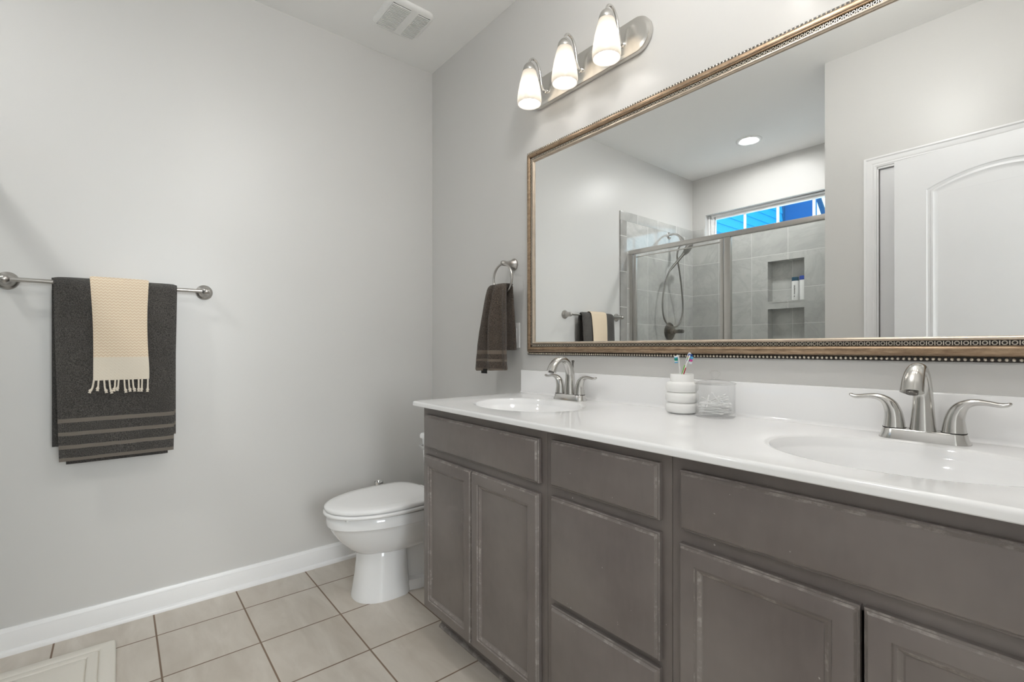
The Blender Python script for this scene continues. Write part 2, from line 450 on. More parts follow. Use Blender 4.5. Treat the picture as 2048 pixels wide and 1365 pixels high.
# ------------------------------------------------------------------ transom window
GY = YS - 0.062
w1 = thing('window_1', 'white transom window high above the grey shower tile', 'window'); w1['kind'] = 'structure'; del w1['category']
def frame_rect(mb, x0, x1, z0, z1, y0, y1, wx, wz, wz0=None):
    wz0 = wz if wz0 is None else wz0
    mb.box(x0, x0+wx, y0, y1, z0, z1); mb.box(x1-wx, x1, y0, y1, z0, z1)
    mb.box(x0+wx, x1-wx, y0, y1, z1-wz, z1); mb.box(x0+wx, x1-wx, y0, y1, z0, z0+wz0)
m = MB(); frame_rect(m, WX0+0.002, WX1-0.002, WZ0+0.002, WZ1-0.002, GY-0.035, GY+0.016, 0.028, 0.020, 0.03)
part('frame', m, M_TRIM, w1, bevel=0.003)
m = MB(); frame_rect(m, WX0+0.030, WX1-0.030, WZ0+0.032, WZ1-0.022, GY-0.022, GY+0.006, 0.038, 0.024, 0.030)
part('sash', m, M_TRIM, w1, bevel=0.003)
gx0, gx1 = WX0+0.068, WX1-0.068
gz0, gz1 = WZ0+0.062, WZ1-0.046
part('pane', MB().box(gx0-0.004, gx1+0.004, GY-0.012, GY-0.007, gz0-0.004, gz1+0.004), M_WGLASS, w1)
for xm in (0.4807, 0.7655, 1.0468):
    part('muntin', MB().box(xm-0.010, xm+0.010, GY-0.018, GY-0.001, gz0, gz1), M_TRIM, w1, bevel=0.003)
m = MB()
m.box(WX0-0.004, WX0, GY-0.04, YS+0.012, WZ0, WZ1).box(WX1, WX1+0.004, GY-0.04, YS+0.012, WZ0, 2.25)
part('sill', MB().box(WX0, WX1, GY+0.016, YS+0.013, WZ0-0.004, WZ0+0.012), M_TRIM, w1, bevel=0.003)

# ------------------------------------------------------------------ outdoors
def bluemat(name, col, rough=0.6): return simple(name, col, rough, var=0.04, scale=3)
M_SIDING = bluemat('blue_tinted_siding', (0.014, 0.36, 0.66)); M_SIDED = bluemat('blue_tinted_trim', (0.005, 0.09, 0.22)); M_SHADEB = bluemat('blue_shaded_wall', (0.008, 0.12, 0.34))  # blue light cast put into all three colours, shade into the wall's
nb = thing('exterior_house', 'lap siding house with a blue light cast painted in, seen through the transom window', 'house', (-1.5, -6.0, 0))
m = MB(); z = 0.0
out = [(-1.62, 0.0)]
while z < 5.4:
    out += [(-1.478, z), (-1.497, z+0.150), (-1.497, z+0.152)]; z += 0.152
out += [(-1.62, z)]
m.prism(out, 'y', -8.9, -3.4)
part('siding', m, M_SIDING, nb, angle=20)
part('corner_board', MB().box(-1.60, -1.46, -9.02, -8.90, 0, 5.4), M_SIDED, nb, bevel=0.006)
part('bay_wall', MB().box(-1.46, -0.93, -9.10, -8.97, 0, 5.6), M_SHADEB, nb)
part('rear_wall', MB().box(-0.93, 1.5, -9.9, -9.8, 0, 6.0), M_SIDING, nb)
for k in range(3):
    x = -0.82 + 0.16*k
    m = MB(); m.prism([(x-0.45, 4.6), (x-0.37, 4.6), (x+0.09, 3.0), (x, 3.0)], 'y', -9.8, -9.72)
    part('rake_board', m, M_SIDED, nb)

# ------------------------------------------------------------------ doors
def offset_poly(P, d):
    n = len(P); out = []
    for i in range(n):
        a, b, c = Vector(P[i-1]), Vector(P[i]), Vector(P[(i+1) % n])
        e1 = (b-a).normalized(); e2 = (c-b).normalized()
        n1 = Vector((-e1.y, e1.x)); n2 = Vector((-e2.y, e2.x)); k = n1 + n2
        k = k / max(k.length_squared*0.5, 0.3)
        out.append((b + k*d)[:])
    return out
def door_slab(width, height, mir=False):
    """local: s 0..width, face at d=0 looking to +y, back at d=-0.035"""
    z0 = 0.0; x0, x1 = 0.128, width-0.128
    def arch(zb, zs, zp):
        P = [(x0, zb), (x1, zb)]
        for k in range(21):
            u = k/20; x = x1 + (x0-x1)*u; P.append((x, zs + (zp-zs)*math.sin(PI*u)**0.85 if 0 < u < 1 else zs))
        return P
    pans = [arch(0.98, 1.858, 1.921), [(x0, 0.25), (x1, 0.25), (x1, 0.80), (x0, 0.80)]]
    mb = MB()
    outer = [(0, 0), (width, 0), (width, height), (0, height)]
    loops = [outer] + [p[::-1] for p in pans]
    pts = [q for lp in loops for q in lp]
    tri = tessellate_polygon([[Vector((a, b, 0)) for a, b in lp] for lp in loops])
    mb.add([(a, 0, b) for a, b in pts], [tuple(f) for f in tri])
    for P in pans:
        rings = []
        for off, h in ((0, 0), (0.003, -0.005), (0.012, -0.007), (0.017, -0.003), (0.024, -0.002), (0.030, -0.006), (0.036, -0.009), (0.044, -0.009)):
            rings.append([(a, h, b) for a, b in offset_poly(P, off)])
        mb.loft(rings, cap0=False, cap1=True)
    mb.add([(0,0,0),(width,0,0),(width,0,height),(0,0,height),(0,-0.035,0),(width,-0.035,0),(width,-0.035,height),(0,-0.035,height)],
           [(0,1,5,4),(1,2,6,5),(2,3,7,6),(3,0,4,7),(4,5,6,7)])
    return mb
d1 = thing('door_1', 'closed white closet door set back in its frame behind the open door', 'door', (CX0+0.004, YD-0.010, 0.010)); d1['kind'] = 'structure'; del d1['category']
part('slab', door_slab(CX1-CX0-0.008, CZ-0.018), M_DOORP, d1, world=False, angle=30)
ang = math.atan2(0.050, 0.452)
d2 = thing('door_2', 'open white door with an arched panel standing in front of the closet', 'door', (1.874, -1.606, 0.012), rotz=ang); d2['kind'] = 'structure'; del d2['category']
part('slab', door_slab(0.762, 2.032), M_DOORP, d2, world=False, angle=30)
m = MB().lathe([(0.0, 0), (0.031, 0), (0.031, 0.006), (0.013, 0.010), (0.011, 0.03), (0.020, 0.036), (0.027, 0.046), (0.025, 0.058), (0.012, 0.064), (0, 0.065)], (0.062, 0.0, 0.92), 24, 'y')
part('knob', m, M_BAR, d2, world=False)
# closet door casing
def casing(mb, x0, x1, zt, y):
    prof = [(0, 0), (0.0, 0.017), (0.008, 0.019), (0.014, 0.015), (0.030, 0.013), (0.038, 0.010), (0.044, 0.012), (0.054, 0.008), (0.057, 0.0)]   # from outer edge
    rings = []
    for cx, cz, sx, sz in ((x0, 0, 1, 0), (x0, zt, 1, -1), (x1, zt, -1, -1), (x1, 0, -1, 0)):
        rings.append([(cx + sx*u, y + h, cz + sz*u) for u, h in prof])
    mb.loft(rings, True, True)
m = MB(); casing(m, CX0-0.062, CX1+0.062, CZ+0.060, YD)
struct('trim_1', m, M_TRIM, angle=20)
m = MB()
for x0, x1, z0, z1 in ((CX0-0.006, CX0-0.0005, 0, CZ), (CX1+0.0005, CX1+0.006, 0, CZ), (CX0-0.006, CX1+0.006, CZ-0.0045, CZ+0.003)): m.box(x0, x1, -1.79, YD+0.004, z0, z1)
struct('trim_2', m, M_TRIM)

# ------------------------------------------------------------------ vanity cabinets
YFR, YDR, YBK = -0.528, -0.548, -0.002
def front(mb, x0, x1, z0, z1, rings, thick=0.0195, yf=YDR):
    """slab front: rings = (inset, depth behind face, material of the band leading to it)"""
    def rr(i, y): return [(x0+i, y, z0+i), (x1-i, y, z0+i), (x1-i, y, z1-i), (x0+i, y, z1-i)]
    b = len(mb.v)
    R_ = [rr(0, yf+thick)] + [rr(i, yf+d_) for i, d_, _ in rings]
    for q in R_: mb.v += q
    for k in range(len(R_)-1):
        mi = rings[k][2]
        for j in range(4):
            j2 = (j+1) % 4
            mb.f.append([b+k*4+j, b+k*4+j2, b+(k+1)*4+j2, b+(k+1)*4+j]); mb.m.append(mi)
    mb.f.append([b+j for j in range(4)][::-1]); mb.m.append(0)
    e = b+(len(R_)-1)*4
    mb.f.append([e+j for j in range(4)]); mb.m.append(0)
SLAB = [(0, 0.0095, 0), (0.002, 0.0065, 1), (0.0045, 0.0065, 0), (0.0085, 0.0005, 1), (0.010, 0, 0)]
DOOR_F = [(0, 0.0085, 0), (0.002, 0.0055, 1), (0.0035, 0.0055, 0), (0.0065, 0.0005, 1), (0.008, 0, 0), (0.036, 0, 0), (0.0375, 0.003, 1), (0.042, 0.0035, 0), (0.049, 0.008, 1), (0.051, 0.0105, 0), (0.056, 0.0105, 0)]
EM = [M_ESP, M_ESP_WORN_GLINT]
def toe(par, x0, x1):
    mb = MB().box(x0, x1, -0.452, YBK, 0.0, 0.112)
    part('toe_kick', mb, M_ESP, par)
    sh = [(-0.452, 0.001), (-0.463, 0.001), (-0.4625, 0.006), (-0.459, 0.011), (-0.452, 0.0135)]
    mb = MB().prism(sh, 'x', x0, x1)
    part('shoe_molding', mb, M_ESP_WORN_GLINT, par, angle=60)
def body(par, x0, x1, rails):
    a, b_ = x0+0.0006, x1-0.0006; T = 0.016; yi = YFR+0.019
    m = MB().box(a, a+T, yi, YBK, 0.108, 0.8845).box(b_-T, b_, yi, YBK, 0.108, 0.8845).box(a+T, b_-T, yi, YBK-0.006, 0.108, 0.124).box(a+T, b_-T, YBK-0.006, YBK, 0.124, 0.8845)
    part('body', m, M_ESP, par)
    m = MB().box(a, a+0.040, YFR, yi, 0.108, 0.8845).box(b_-0.040, b_, YFR, yi, 0.108, 0.8845)
    for z0, z1 in [(0.108, 0.140), (0.846, 0.8845)] + rails: m.box(a+0.040, b_-0.040, YFR, yi, z0, z1)
    part('face_frame', m, M_ESP, par)
def sink_cabinet(x0, x1, doors, label):
    c = thing('sink_cabinet', label, 'cabinet', (x0, YBK, 0))
    body(c, x0, x1, [(0.690, 0.742)]); toe(c, x0, x1)
    l, r = doors[0][0], doors[-1][1]
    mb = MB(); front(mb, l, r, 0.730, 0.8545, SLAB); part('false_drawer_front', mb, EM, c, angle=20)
    for a, b_ in doors:
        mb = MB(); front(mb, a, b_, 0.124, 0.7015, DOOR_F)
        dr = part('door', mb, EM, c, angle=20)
    return c
sink_cabinet(0.857, 1.553, ((0.8855, 1.2000), (1.2035, 1.5285)), 'espresso sink cabinet beside the toilet, left end of the vanity')
m = MB().box(0.838, 0.857, -0.448, -0.03, 0.001, 0.014)
dc = thing('drawer_cabinet', 'espresso drawer cabinet in the middle of the vanity', 'cabinet', (1.553, YBK, 0))
body(dc, 1.553, 1.940, [(0.700, 0.745), (0.402, 0.440)]); toe(dc, 1.553, 1.940)
for z0, z1 in ((0.7340, 0.8595), (0.4290, 0.7080), (0.124, 0.4130)):
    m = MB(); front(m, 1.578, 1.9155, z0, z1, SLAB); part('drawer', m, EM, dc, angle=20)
sink_cabinet(1.940, 2.655, ((1.9637, 2.2795), (2.2850, 2.6300)), 'espresso sink cabinet nearest the camera, right end of the vanity')

# ------------------------------------------------------------------ countertop with two integral basins
ct = thing('countertop', 'white glossy marble countertop with two oval basins and backsplash', 'countertop', (1.75, 0, 0.8857))
CX_0, CX_1, CYF, CZB, CZT = 0.8394, 2.6565, -0.567, 0.8855, 0.9046
SINKS = ((1.206, -0.300), (2.276, -0.300)); SA, SB = 0.222, 0.172
N = 64
def ell(cx, cy, a, b, z): return [(cx + a*math.cos(2*PI*k/N), cy + b*math.sin(2*PI*k/N), z) for k in range(N)]
def rect_pt(cx, cy, hx, hy, k):
    a = 2*PI*k/N; c_, s_ = math.cos(a), math.sin(a)
    q = 1/max(abs(c_)/hx, abs(s_)/hy); return (cx + c_*q, cy + s_*q, CZT)
m = MB(); hx = 0.27
yb0, yb1 = -0.0, CYF + 0.008
cyc = (yb0+yb1)/2; hyc = abs(yb1-yb0)/2
xedges = [CX_0+0.008]
for sx, sy in SINKS:
    a0, a1 = sx-hx, sx+hx
    ring = []
    for k in range(N):
        a = 2*PI*k/N; c_, s_ = math.cos(a), math.sin(a)
        # ray from the sink centre to the rectangle
        tx = hx/abs(c_) if abs(c_) > 1e-9 else 1e9
        ty = ((yb0-sy) if s_ > 0 else (sy-yb1))/abs(s_) if abs(s_) > 1e-9 else 1e9
        q = min(tx, ty); ring.append((sx+c_*q, sy+s_*q, CZT))
    # snap the nearest ring points to the corners
    for cx_, cy_ in ((a0, yb0), (a1, yb0), (a1, yb1), (a0, yb1)):
        i = min(range(N), key=lambda i: (ring[i][0]-cx_)**2+(ring[i][1]-cy_)**2); ring[i] = (cx_, cy_, CZT)
    m.loft([ring, ell(sx, sy, SA+0.012, SB+0.012, CZT), ell(sx, sy, SA+0.005, SB+0.005, CZT-0.0008), ell(sx, sy, SA, SB, CZT-0.003)], False, False)
    xedges += [a0, a1]
xedges.append(CX_1)
for i in range(0, len(xedges), 2):
    x0, x1 = xedges[i], xedges[i+1]
    m.add([(x0, yb1, CZT), (x1, yb1, CZT), (x1, yb0, CZT), (x0, yb0, CZT)], [(0,1,2,3)])
# rolled front and left edge, underside
def edge_sec():
    s_ = []
    for k in range(6):
        a = PI/2*k/5; s_.append((0.008 - 0.008*math.sin(a), -0.008 + 0.008*math.cos(a)))
    s_.append((0.0, CZB+0.002-CZT)); s_.append((0.002, CZB-CZT))
    s_.append((0.03, CZB-CZT))
    return s_
rings = []
for o_, dz in edge_sec():
    rings.append([(CX_1, CYF+o_, CZT+dz), (CX_0+o_, CYF+o_, CZT+dz), (CX_0+o_, 0, CZT+dz)])
m.loft(rings, False, False, closed=False)
part('slab', m, M_COUNTER, ct, angle=40)
for sx, sy in SINKS:
    m = MB(); rings = []
    for q, dz in ((1.0, -0.003), (0.985, -0.008), (0.965, -0.020), (0.955, -0.026), (0.935, -0.030), (0.90, -0.048), (0.83, -0.082), (0.72, -0.112), (0.55, -0.132), (0.34, -0.142), (0.14, -0.146), (0.098, -0.1465)):
        rings.append(ell(sx, sy, SA*q, SB*q if q > 0.2 else SA*q, CZT+dz))
    m.loft(rings, False, False)
    bs = part('basin', m, M_COUNTER, ct, angle=60)
    part('drain', MB().lathe([(0.0235, -0.1475), (0.0235, -0.1455), (0.019, -0.1445), (0.016, -0.1465), (0.0, -0.1468)], (sx, sy, CZT), 24), M_NICKEL, bs)
    part('overflow', MB().sphere((sx, sy-SB*0.84, CZT-0.072), (0.011, 0.004, 0.006), 12, 6), M_DARK, bs)
BST = 1.0065
sec = [(0, CZT-0.001), (-0.030, CZT+0.0002), (-0.0245, CZT+0.0015), (-0.0215, CZT+0.0045), (-0.020, CZT+0.010), (-0.020, BST-0.003), (-0.0185, BST-0.0006), (-0.0165, BST), (0, BST)]
m = MB().prism(sec, 'x', CX_0, CX_1)
part('backsplash', m, M_COUNTER, ct, angle=50)

# ------------------------------------------------------------------ faucets
def faucet(cx, cy, label):
    f = thing('faucet', label, 'faucet', (cx, cy, CZT), group=None)
    def st(hx_, r, z, sy=1.0):
        pts = []
        for k in range(40):
            a = 2*PI*k/40; c_, s_ = math.cos(a), math.sin(a)
            pts.append((cx + (hx_ if c_ > 0 else -hx_) + r*c_, cy + r*sy*s_, CZT+z))
        return pts
    b = MB().loft([st(0.0505, 0.0285, 0.0), st(0.0505, 0.0285, 0.002), st(0.050, 0.0245, 0.012), st(0.050, 0.0225, 0.0205), st(0.050, 0.0212, 0.0225), st(0.05, 0.019, 0.0232)])
    part('base_plate', b, M_NICKEL, f, angle=50)
    # spout: tapering gooseneck that ends in a flared oval mouth
    ctrl = [(0, 0.0225), (0.0, 0.055), (0.002, 0.095), (-0.006, 0.128), (-0.024, 0.150), (-0.048, 0.1595), (-0.072, 0.152), (-0.090, 0.134), (-0.1005, 0.112)]
    rad = [(0.0240, 0.0220), (0.0205, 0.0195), (0.0175, 0.0185), (0.0160, 0.0170), (0.0152, 0.0135), (0.0155, 0.0118), (0.0172, 0.0125), (0.0192, 0.0145), (0.0205, 0.0165)]
    P = smooth_path([(cx, cy+y, CZT+z) for y, z in ctrl], 5)
    Rr = []
    for i in range(len(P)):
        u = i/5; k = min(int(u), len(rad)-2); w = u-k
        Rr.append(tuple(rad[k][q]*(1-w)+rad[k+1][q]*w for q in (0, 1)))
    s_ = MB().tube(P, Rr, 20, up=(1, 0, 0))
    sp = part('spout', s_, M_NICKEL, f, angle=50)
    dirv = (P[-1]-P[-2]).normalized()
    e = P[-1]
    part('aerator', MB().tube([e - dirv*0.002, e + dirv*0.004], [0.011, 0.0105], 16, up=(1, 0, 0)), M_DNICK, sp)
    part('lift_rod', MB().tube([(cx, cy+0.0180, CZT+0.02), (cx, cy+0.0180, CZT+0.141)], 0.0028, 8).lathe([(0.0028, 0.137), (0.0036, 0.143), (0.0056, 0.1495), (0.0060, 0.1525), (0.003, 0.154), (0, 0.1542)], (cx, cy+0.0180, CZT), 12), M_DNICK, f)
    for sd in (-1, 1):
        pth = [(0, 0.0232), (0, 0.038), (0.0015, 0.056), (0.0075, 0.073), (0.0185, 0.0850), (0.0330, 0.0905), (0.0500, 0.0905), (0.0660, 0.0882), (0.0770, 0.0885), (0.0835, 0.0915), (0.086, 0.093)]
        rd = [(0.0210, 0.0210), (0.0190, 0.0190), (0.0165, 0.0165), (0.0145, 0.0140), (0.0125, 0.0095), (0.0110, 0.0068), (0.0095, 0.0054), (0.0095, 0.0050), (0.0098, 0.0046), (0.0080, 0.0035), (0.0035, 0.0015)]
        P2 = smooth_path([(cx + sd*(0.0508+a), cy-0.002*a/0.08, CZT+b_) for a, b_ in pth], 4); R2 = []
        for i in range(len(P2)):
            u = i/4; k = min(int(u), len(rd)-2); w = u-k
            R2.append(tuple(rd[k][q]*(1-w)+rd[k+1][q]*w for q in (0, 1)))
        h = part('handle', MB().tube(P2, R2, 18, up=(0, 1, 0)), M_NICKEL, f, angle=60)
        part('collar', MB().lathe([(0.0215, 0.0228), (0.0215, 0.0240), (0.0205, 0.0244)], (cx+sd*0.0508, cy, CZT), 24), M_DARK, h)
    return f
faucet(1.206, -0.080, 'brushed nickel two-handle faucet at the basin nearest the toilet')
faucet(2.276, -0.080, 'brushed nickel two-handle faucet at the basin nearest the camera')

# ------------------------------------------------------------------ toothbrush holder, brushes, jar, swabs
HX, HY = 1.694, -0.085
prof = [(0, 0.0), (0.034, 0.0), (0.036, 0.002)]
for k in range(3):
    z0 = 0.003 + 0.0315*k; rmin, rmax = (0.0385, 0.0505) if k < 2 else (0.0385, 0.0490)
    for i in range(9):
        a = PI*i/8; prof.append((rmin + (rmax-rmin)*math.sin(a)**0.7, z0 + 0.0315*(0.5-0.5*math.cos(a))))
prof += [(0.0355, 0.0985), (0.0350, 0.101), (0.0350, 0.121), (0.0342, 0.1225), (0.0325, 0.1215), (0.0320, 0.1150), (0.0320, 0.012), (0, 0.010)]
single('toothbrush_holder', MB().lathe(prof, (HX, HY, CZT), 40), M_MATTE, 'white rippled ceramic toothbrush holder beside the glass jar', 'toothbrush holder', angle=50)
def toothbrush(base, top, face, cols, stripe, label):
    """slender handle from base to neck, head at top with bristles towards face"""
    t_ = thing('toothbrush', label, 'toothbrush', base, group='toothbrushes in the white holder')
    B, T = Vector(base), Vector(top); ax = (T-B).normalized(); L = (T-B).length
    fc = Vector(face); fc = (fc - ax*fc.dot(ax)).normalized(); sd = ax.cross(fc)
    bend = -0.004
    pts = [B + ax*(L*u) + fc*(bend*math.sin(PI*u)) for u in (0, 0.15, 0.3, 0.45, 0.6, 0.72, 0.80, 0.84, 0.92, 0.98, 1.0)]
    rad = [(0.003, 0.004), (0.0045, 0.0055), (0.0045, 0.006), (0.004, 0.0052), (0.0034, 0.0042), (0.0028, 0.0034), (0.0024, 0.0030), (0.0024, 0.0058), (0.0024, 0.0066), (0.0022, 0.0050), (0.001, 0.002)]
    h = part('handle', MB().tube(smooth_path(pts, 3), [tuple(rad[min(int(i/3), 9)][q]*(1-(i/3-min(int(i/3), 9)))+rad[min(int(i/3)+1, 10)][q]*(i/3-min(int(i/3), 9)) for q in (0, 1)) for i in range(31)], 10, up=fc), M_PLASTIC, t_)
    st = [B + ax*(L*u) + fc*(bend*math.sin(PI*u)) + fc*0.0 + sd*(-0.0040) for u in (0.35, 0.5, 0.65, 0.76)]
    part('grip_stripe', MB().tube(smooth_path(st, 4), 0.0017, 6), stripe, h)
    rows = len(cols)
    for k, cmat in enumerate(cols):
        mb = MB(); u = 0.845 + 0.13*(k+0.5)/rows
        for j in (-1, 0, 1):
            p = B + ax*(L*u) + sd*(j*0.0036)
            mb.tube([p + fc*0.002, p + fc*(0.0105 if k % 2 == 0 else 0.0115)], [(0.0016, 0.0017), (0.0019, 0.0020)], 7, up=sd)
        part('bristle_row', mb, cmat, h)
    return t_
def bm_(n, c): return simple(n, c, 0.6)
B_BLUE, B_GREEN, B_TEAL, B_PINK, B_ORANGE, B_SKY, B_WHITE = bm_('bristle_blue', (0.01, 0.09, 0.42)), bm_('bristle_green', (0.20, 0.62, 0.07)), bm_('bristle_teal', (0.0, 0.33, 0.22)), bm_('bristle_pink', (0.60, 0.08, 0.30)), bm_('bristle_orange', (0.8, 0.22, 0.04)), bm_('bristle_sky', (0.10, 0.42, 0.70)), bm_('bristle_white', (0.75, 0.80, 0.84))
M_RED = bm_('grip_red', (0.50, 0.04, 0.04))
VR = (0.638, 0.770, 0)     # along the picture's right
zb = CZT + 0.016
toothbrush((HX-0.006, HY+0.004, zb), (HX-0.010, HY-0.006, 1.0865), (-0.75, -0.62, 0), [B_SKY, B_WHITE, B_TEAL, B_TEAL, B_SKY, B_WHITE], B_TEAL, 'white and teal toothbrush leaning left in the rippled holder')
toothbrush((HX-0.022, HY-0.006, zb), (HX+0.020, HY+0.014, 1.0935), (0.75, -0.55, -0.2), [B_BLUE, B_GREEN, B_GREEN, B_ORANGE, B_BLUE, B_BLUE], B_GREEN, 'toothbrush with green and blue bristles, tallest in the holder')
toothbrush((HX-0.012, HY-0.016, zb), (HX+0.030, HY-0.004, 1.0860), (0.80, 0.60, -0.1), [B_WHITE, B_WHITE, B_PINK, B_PINK, B_SKY, B_SKY], M_RED, 'red striped toothbrush with pink bristles, leaning towards the jar')

JX, JY = 1.802, -0.085
jar = thing('glass_jar', 'clear glass apothecary jar of cotton swabs on the countertop', 'jar', (JX, JY, CZT))
pr = [(0, 0.0), (0.052, 0.0), (0.0555, 0.003), (0.0555, 0.094), (0.0550, 0.0965), (0.0535, 0.0965), (0.0528, 0.094), (0.0528, 0.014), (0.050, 0.0105), (0, 0.010)]
part('body', MB().lathe(pr, (JX, JY, CZT), 48), M_JGLASS, jar, angle=50)
pr = [(0, 0.0955), (0.050, 0.0960), (0.0575, 0.0972), (0.0580, 0.0990), (0.0560, 0.1005), (0.040, 0.1050), (0.016, 0.1095), (0.009, 0.1125), (0.0085, 0.1165), (0.013, 0.1215), (0.0155, 0.1270), (0.0135, 0.1325), (0.007, 0.1355), (0, 0.136)]
lid = part('lid', MB().lathe(pr[:7] + [(0, 0.1100)], (JX, JY, CZT), 48), M_JGLASS, jar, angle=50)
part('knob', MB().lathe([(0.012, 0.1098)] + pr[7:], (JX, JY, CZT), 32), M_JGLASS, lid, angle=50)
def swab_mesh():
    L = 0.036
    mb = MB().tube([(-L, 0, 0), (L, 0, 0)], 0.0011, 6)
    for s_ in (-1, 1):
        mb.tube([(s_*(L-0.010), 0, 0), (s_*(L-0.007), 0, 0), (s_*(L-0.003), 0, 0), (s_*L, 0, 0), (s_*(L+0.002), 0, 0)], [0.0013, 0.0024, 0.0026, 0.0020, 0.0006], 8)
    return mb
proto = make_obj('cotton_swab', swab_mesh(), M_COTTON)
SW_L = 'white cotton swab in the clear glass jar'
proto['label'] = SW_L; proto['category'] = 'cotton swab'; proto['group'] = 'cotton swabs in the glass jar'
lst = []
zlay = CZT + 0.0138
for lay in range(8):
    a0 = random.uniform(-0.35, 0.35) + 0.15
    for k in range(7):
        d = (k-3)*0.0105 + random.uniform(-0.002, 0.002)
        if abs(d) > 0.034: continue
        lst.append((d, a0, zlay + lay*0.0037, random.uniform(-0.05, 0.05), random.uniform(-0.07, 0.07)))
def set_swab(o, d, a, z, tl_, da):
    o.location = (JX - d*math.sin(a), JY + d*math.cos(a), z); o.rotation_euler = (0, tl_, a+da)
first = True
for d, a, z, tl_, da in lst:
    o = proto if first else proto.copy()
    if not first: COL.objects.link(o)
    first = False
    sh_ = math.sqrt(max(0.0505**2 - (abs(d)+0.004)**2, 0.001)) 
    set_swab(o, d if sh_ > 0.039 else d*0.8, a, z, tl_, da)
# the few that stick up against the glass
for (a, zc_, tl_, rr) in ((0.75, 0.0500, -0.42, 0.012), (0.62, 0.0475, -0.36, -0.002), (0.85, 0.046, -0.34, 0.020), (0.50, 0.044, -0.28, -0.016), (2.60, 0.0500, -0.52, -0.008), (2.95, 0.0445, -0.30, 0.016), (2.40, 0.0440, -0.36, -0.022), (2.0, 0.0455, -0.42, 0.02)):
    o = proto.copy(); COL.objects.link(o)
    o.location = (JX - rr*math.sin(a), JY + rr*math.cos(a), CZT + zc_); o.rotation_euler = (0, tl_, a)

# ------------------------------------------------------------------ mirror
MX0, MX1, MZ0, MZ1 = 0.872, 2.624, 1.0765, 1.992
mir = thing('mirror', 'wide wall mirror in an antique bronze frame above the vanity', 'mirror', ((MX0+MX1)/2, -0.001, MZ0))
def ring_rect(w, d_): return [(MX0+w, -d_, MZ0+w), (MX1-w, -d_, MZ0+w), (MX1-w, -d_, MZ1-w), (MX0+w, -d_, MZ1-w)]
def prof_loop(mb, pr, mi=0):
    mb.loft([ring_rect(w, d_) for w, d_ in pr], False, False, mi=mi)
m = MB(); prof_loop(m, [(0, 0.001), (0, 0.007), (0.0015, 0.008), (0.0105, 0.008), (0.0125, 0.010)]); fr0 = m
fr = part('frame', MB().loft([ring_rect(w, d_) for w, d_ in [(0.0115, 0.001), (0.0115, 0.011), (0.0125, 0.0150), (0.0150, 0.0215), (0.0190, 0.0265), (0.0240, 0.0290), (0.0290, 0.0285), (0.0330, 0.0255), (0.0345, 0.0262), (0.0360, 0.0240), (0.0360, 0.001)]], False, False, loop=False), M_BRONZE, mir, angle=50)
part('edge_groove', m, M_FDARK, fr)
m = MB(); prof_loop(m, [(0.0358, 0.022), (0.0368, 0.0195), (0.0475, 0.0195), (0.0482, 0.022)]); part('ornament_groove', m, M_FDARK, fr)
m = MB(); prof_loop(m, [(0.0478, 0.0205), (0.0482, 0.0232), (0.0505, 0.0248), (0.0535, 0.0240), (0.0560, 0.0205), (0.0570, 0.0170), (0.0570, 0.0152)]); part('inner_lip', m, M_LIP, fr, angle=60)
m = MB()
def along(w, pitch):
    x0, x1, z0, z1 = MX0+w, MX1-w, MZ0+w, MZ1-w
    n = round((x1-x0)/pitch); px = (x1-x0)/n
    k = round((z1-z0)/pitch); pz = (z1-z0)/k
    for z in (z0, z1):
        for i in range(n): yield (x0+px*(i+0.5), z, 0, px)
    for x in (x0, x1):
        for i in range(k): yield (x, z0+pz*(i+0.5), 1, pz)
for x, z, vert, p in along(0.0056, 0.0107):
    m.sphere((x, -0.0092, z), 0.0036, 8, 5)
part('bead_strip', m, M_BEAD, fr, weld=False)
m = MB()
for x, z, vert, p in along(0.0421, 0.0147):
    m.torus((x, -0.0205, z), 0.0040, 0.00125, 'y', 10, 5)
    if vert: zz = z + p/2; m.box(x-0.0046, x+0.0046, -0.0218, -0.019, zz-0.0009, zz+0.0009)
    else: xx = x + p/2; m.box(xx-0.0009, xx+0.0009, -0.0218, -0.019, z-0.0046, z+0.0046)
part('ornament_strip', m, M_BEAD, fr, weld=False)
part('glass', MB().box(MX0+0.050, MX1-0.050, -0.0149, -0.008, MZ0+0.050, MZ1-0.050), M_MIRROR, mir)

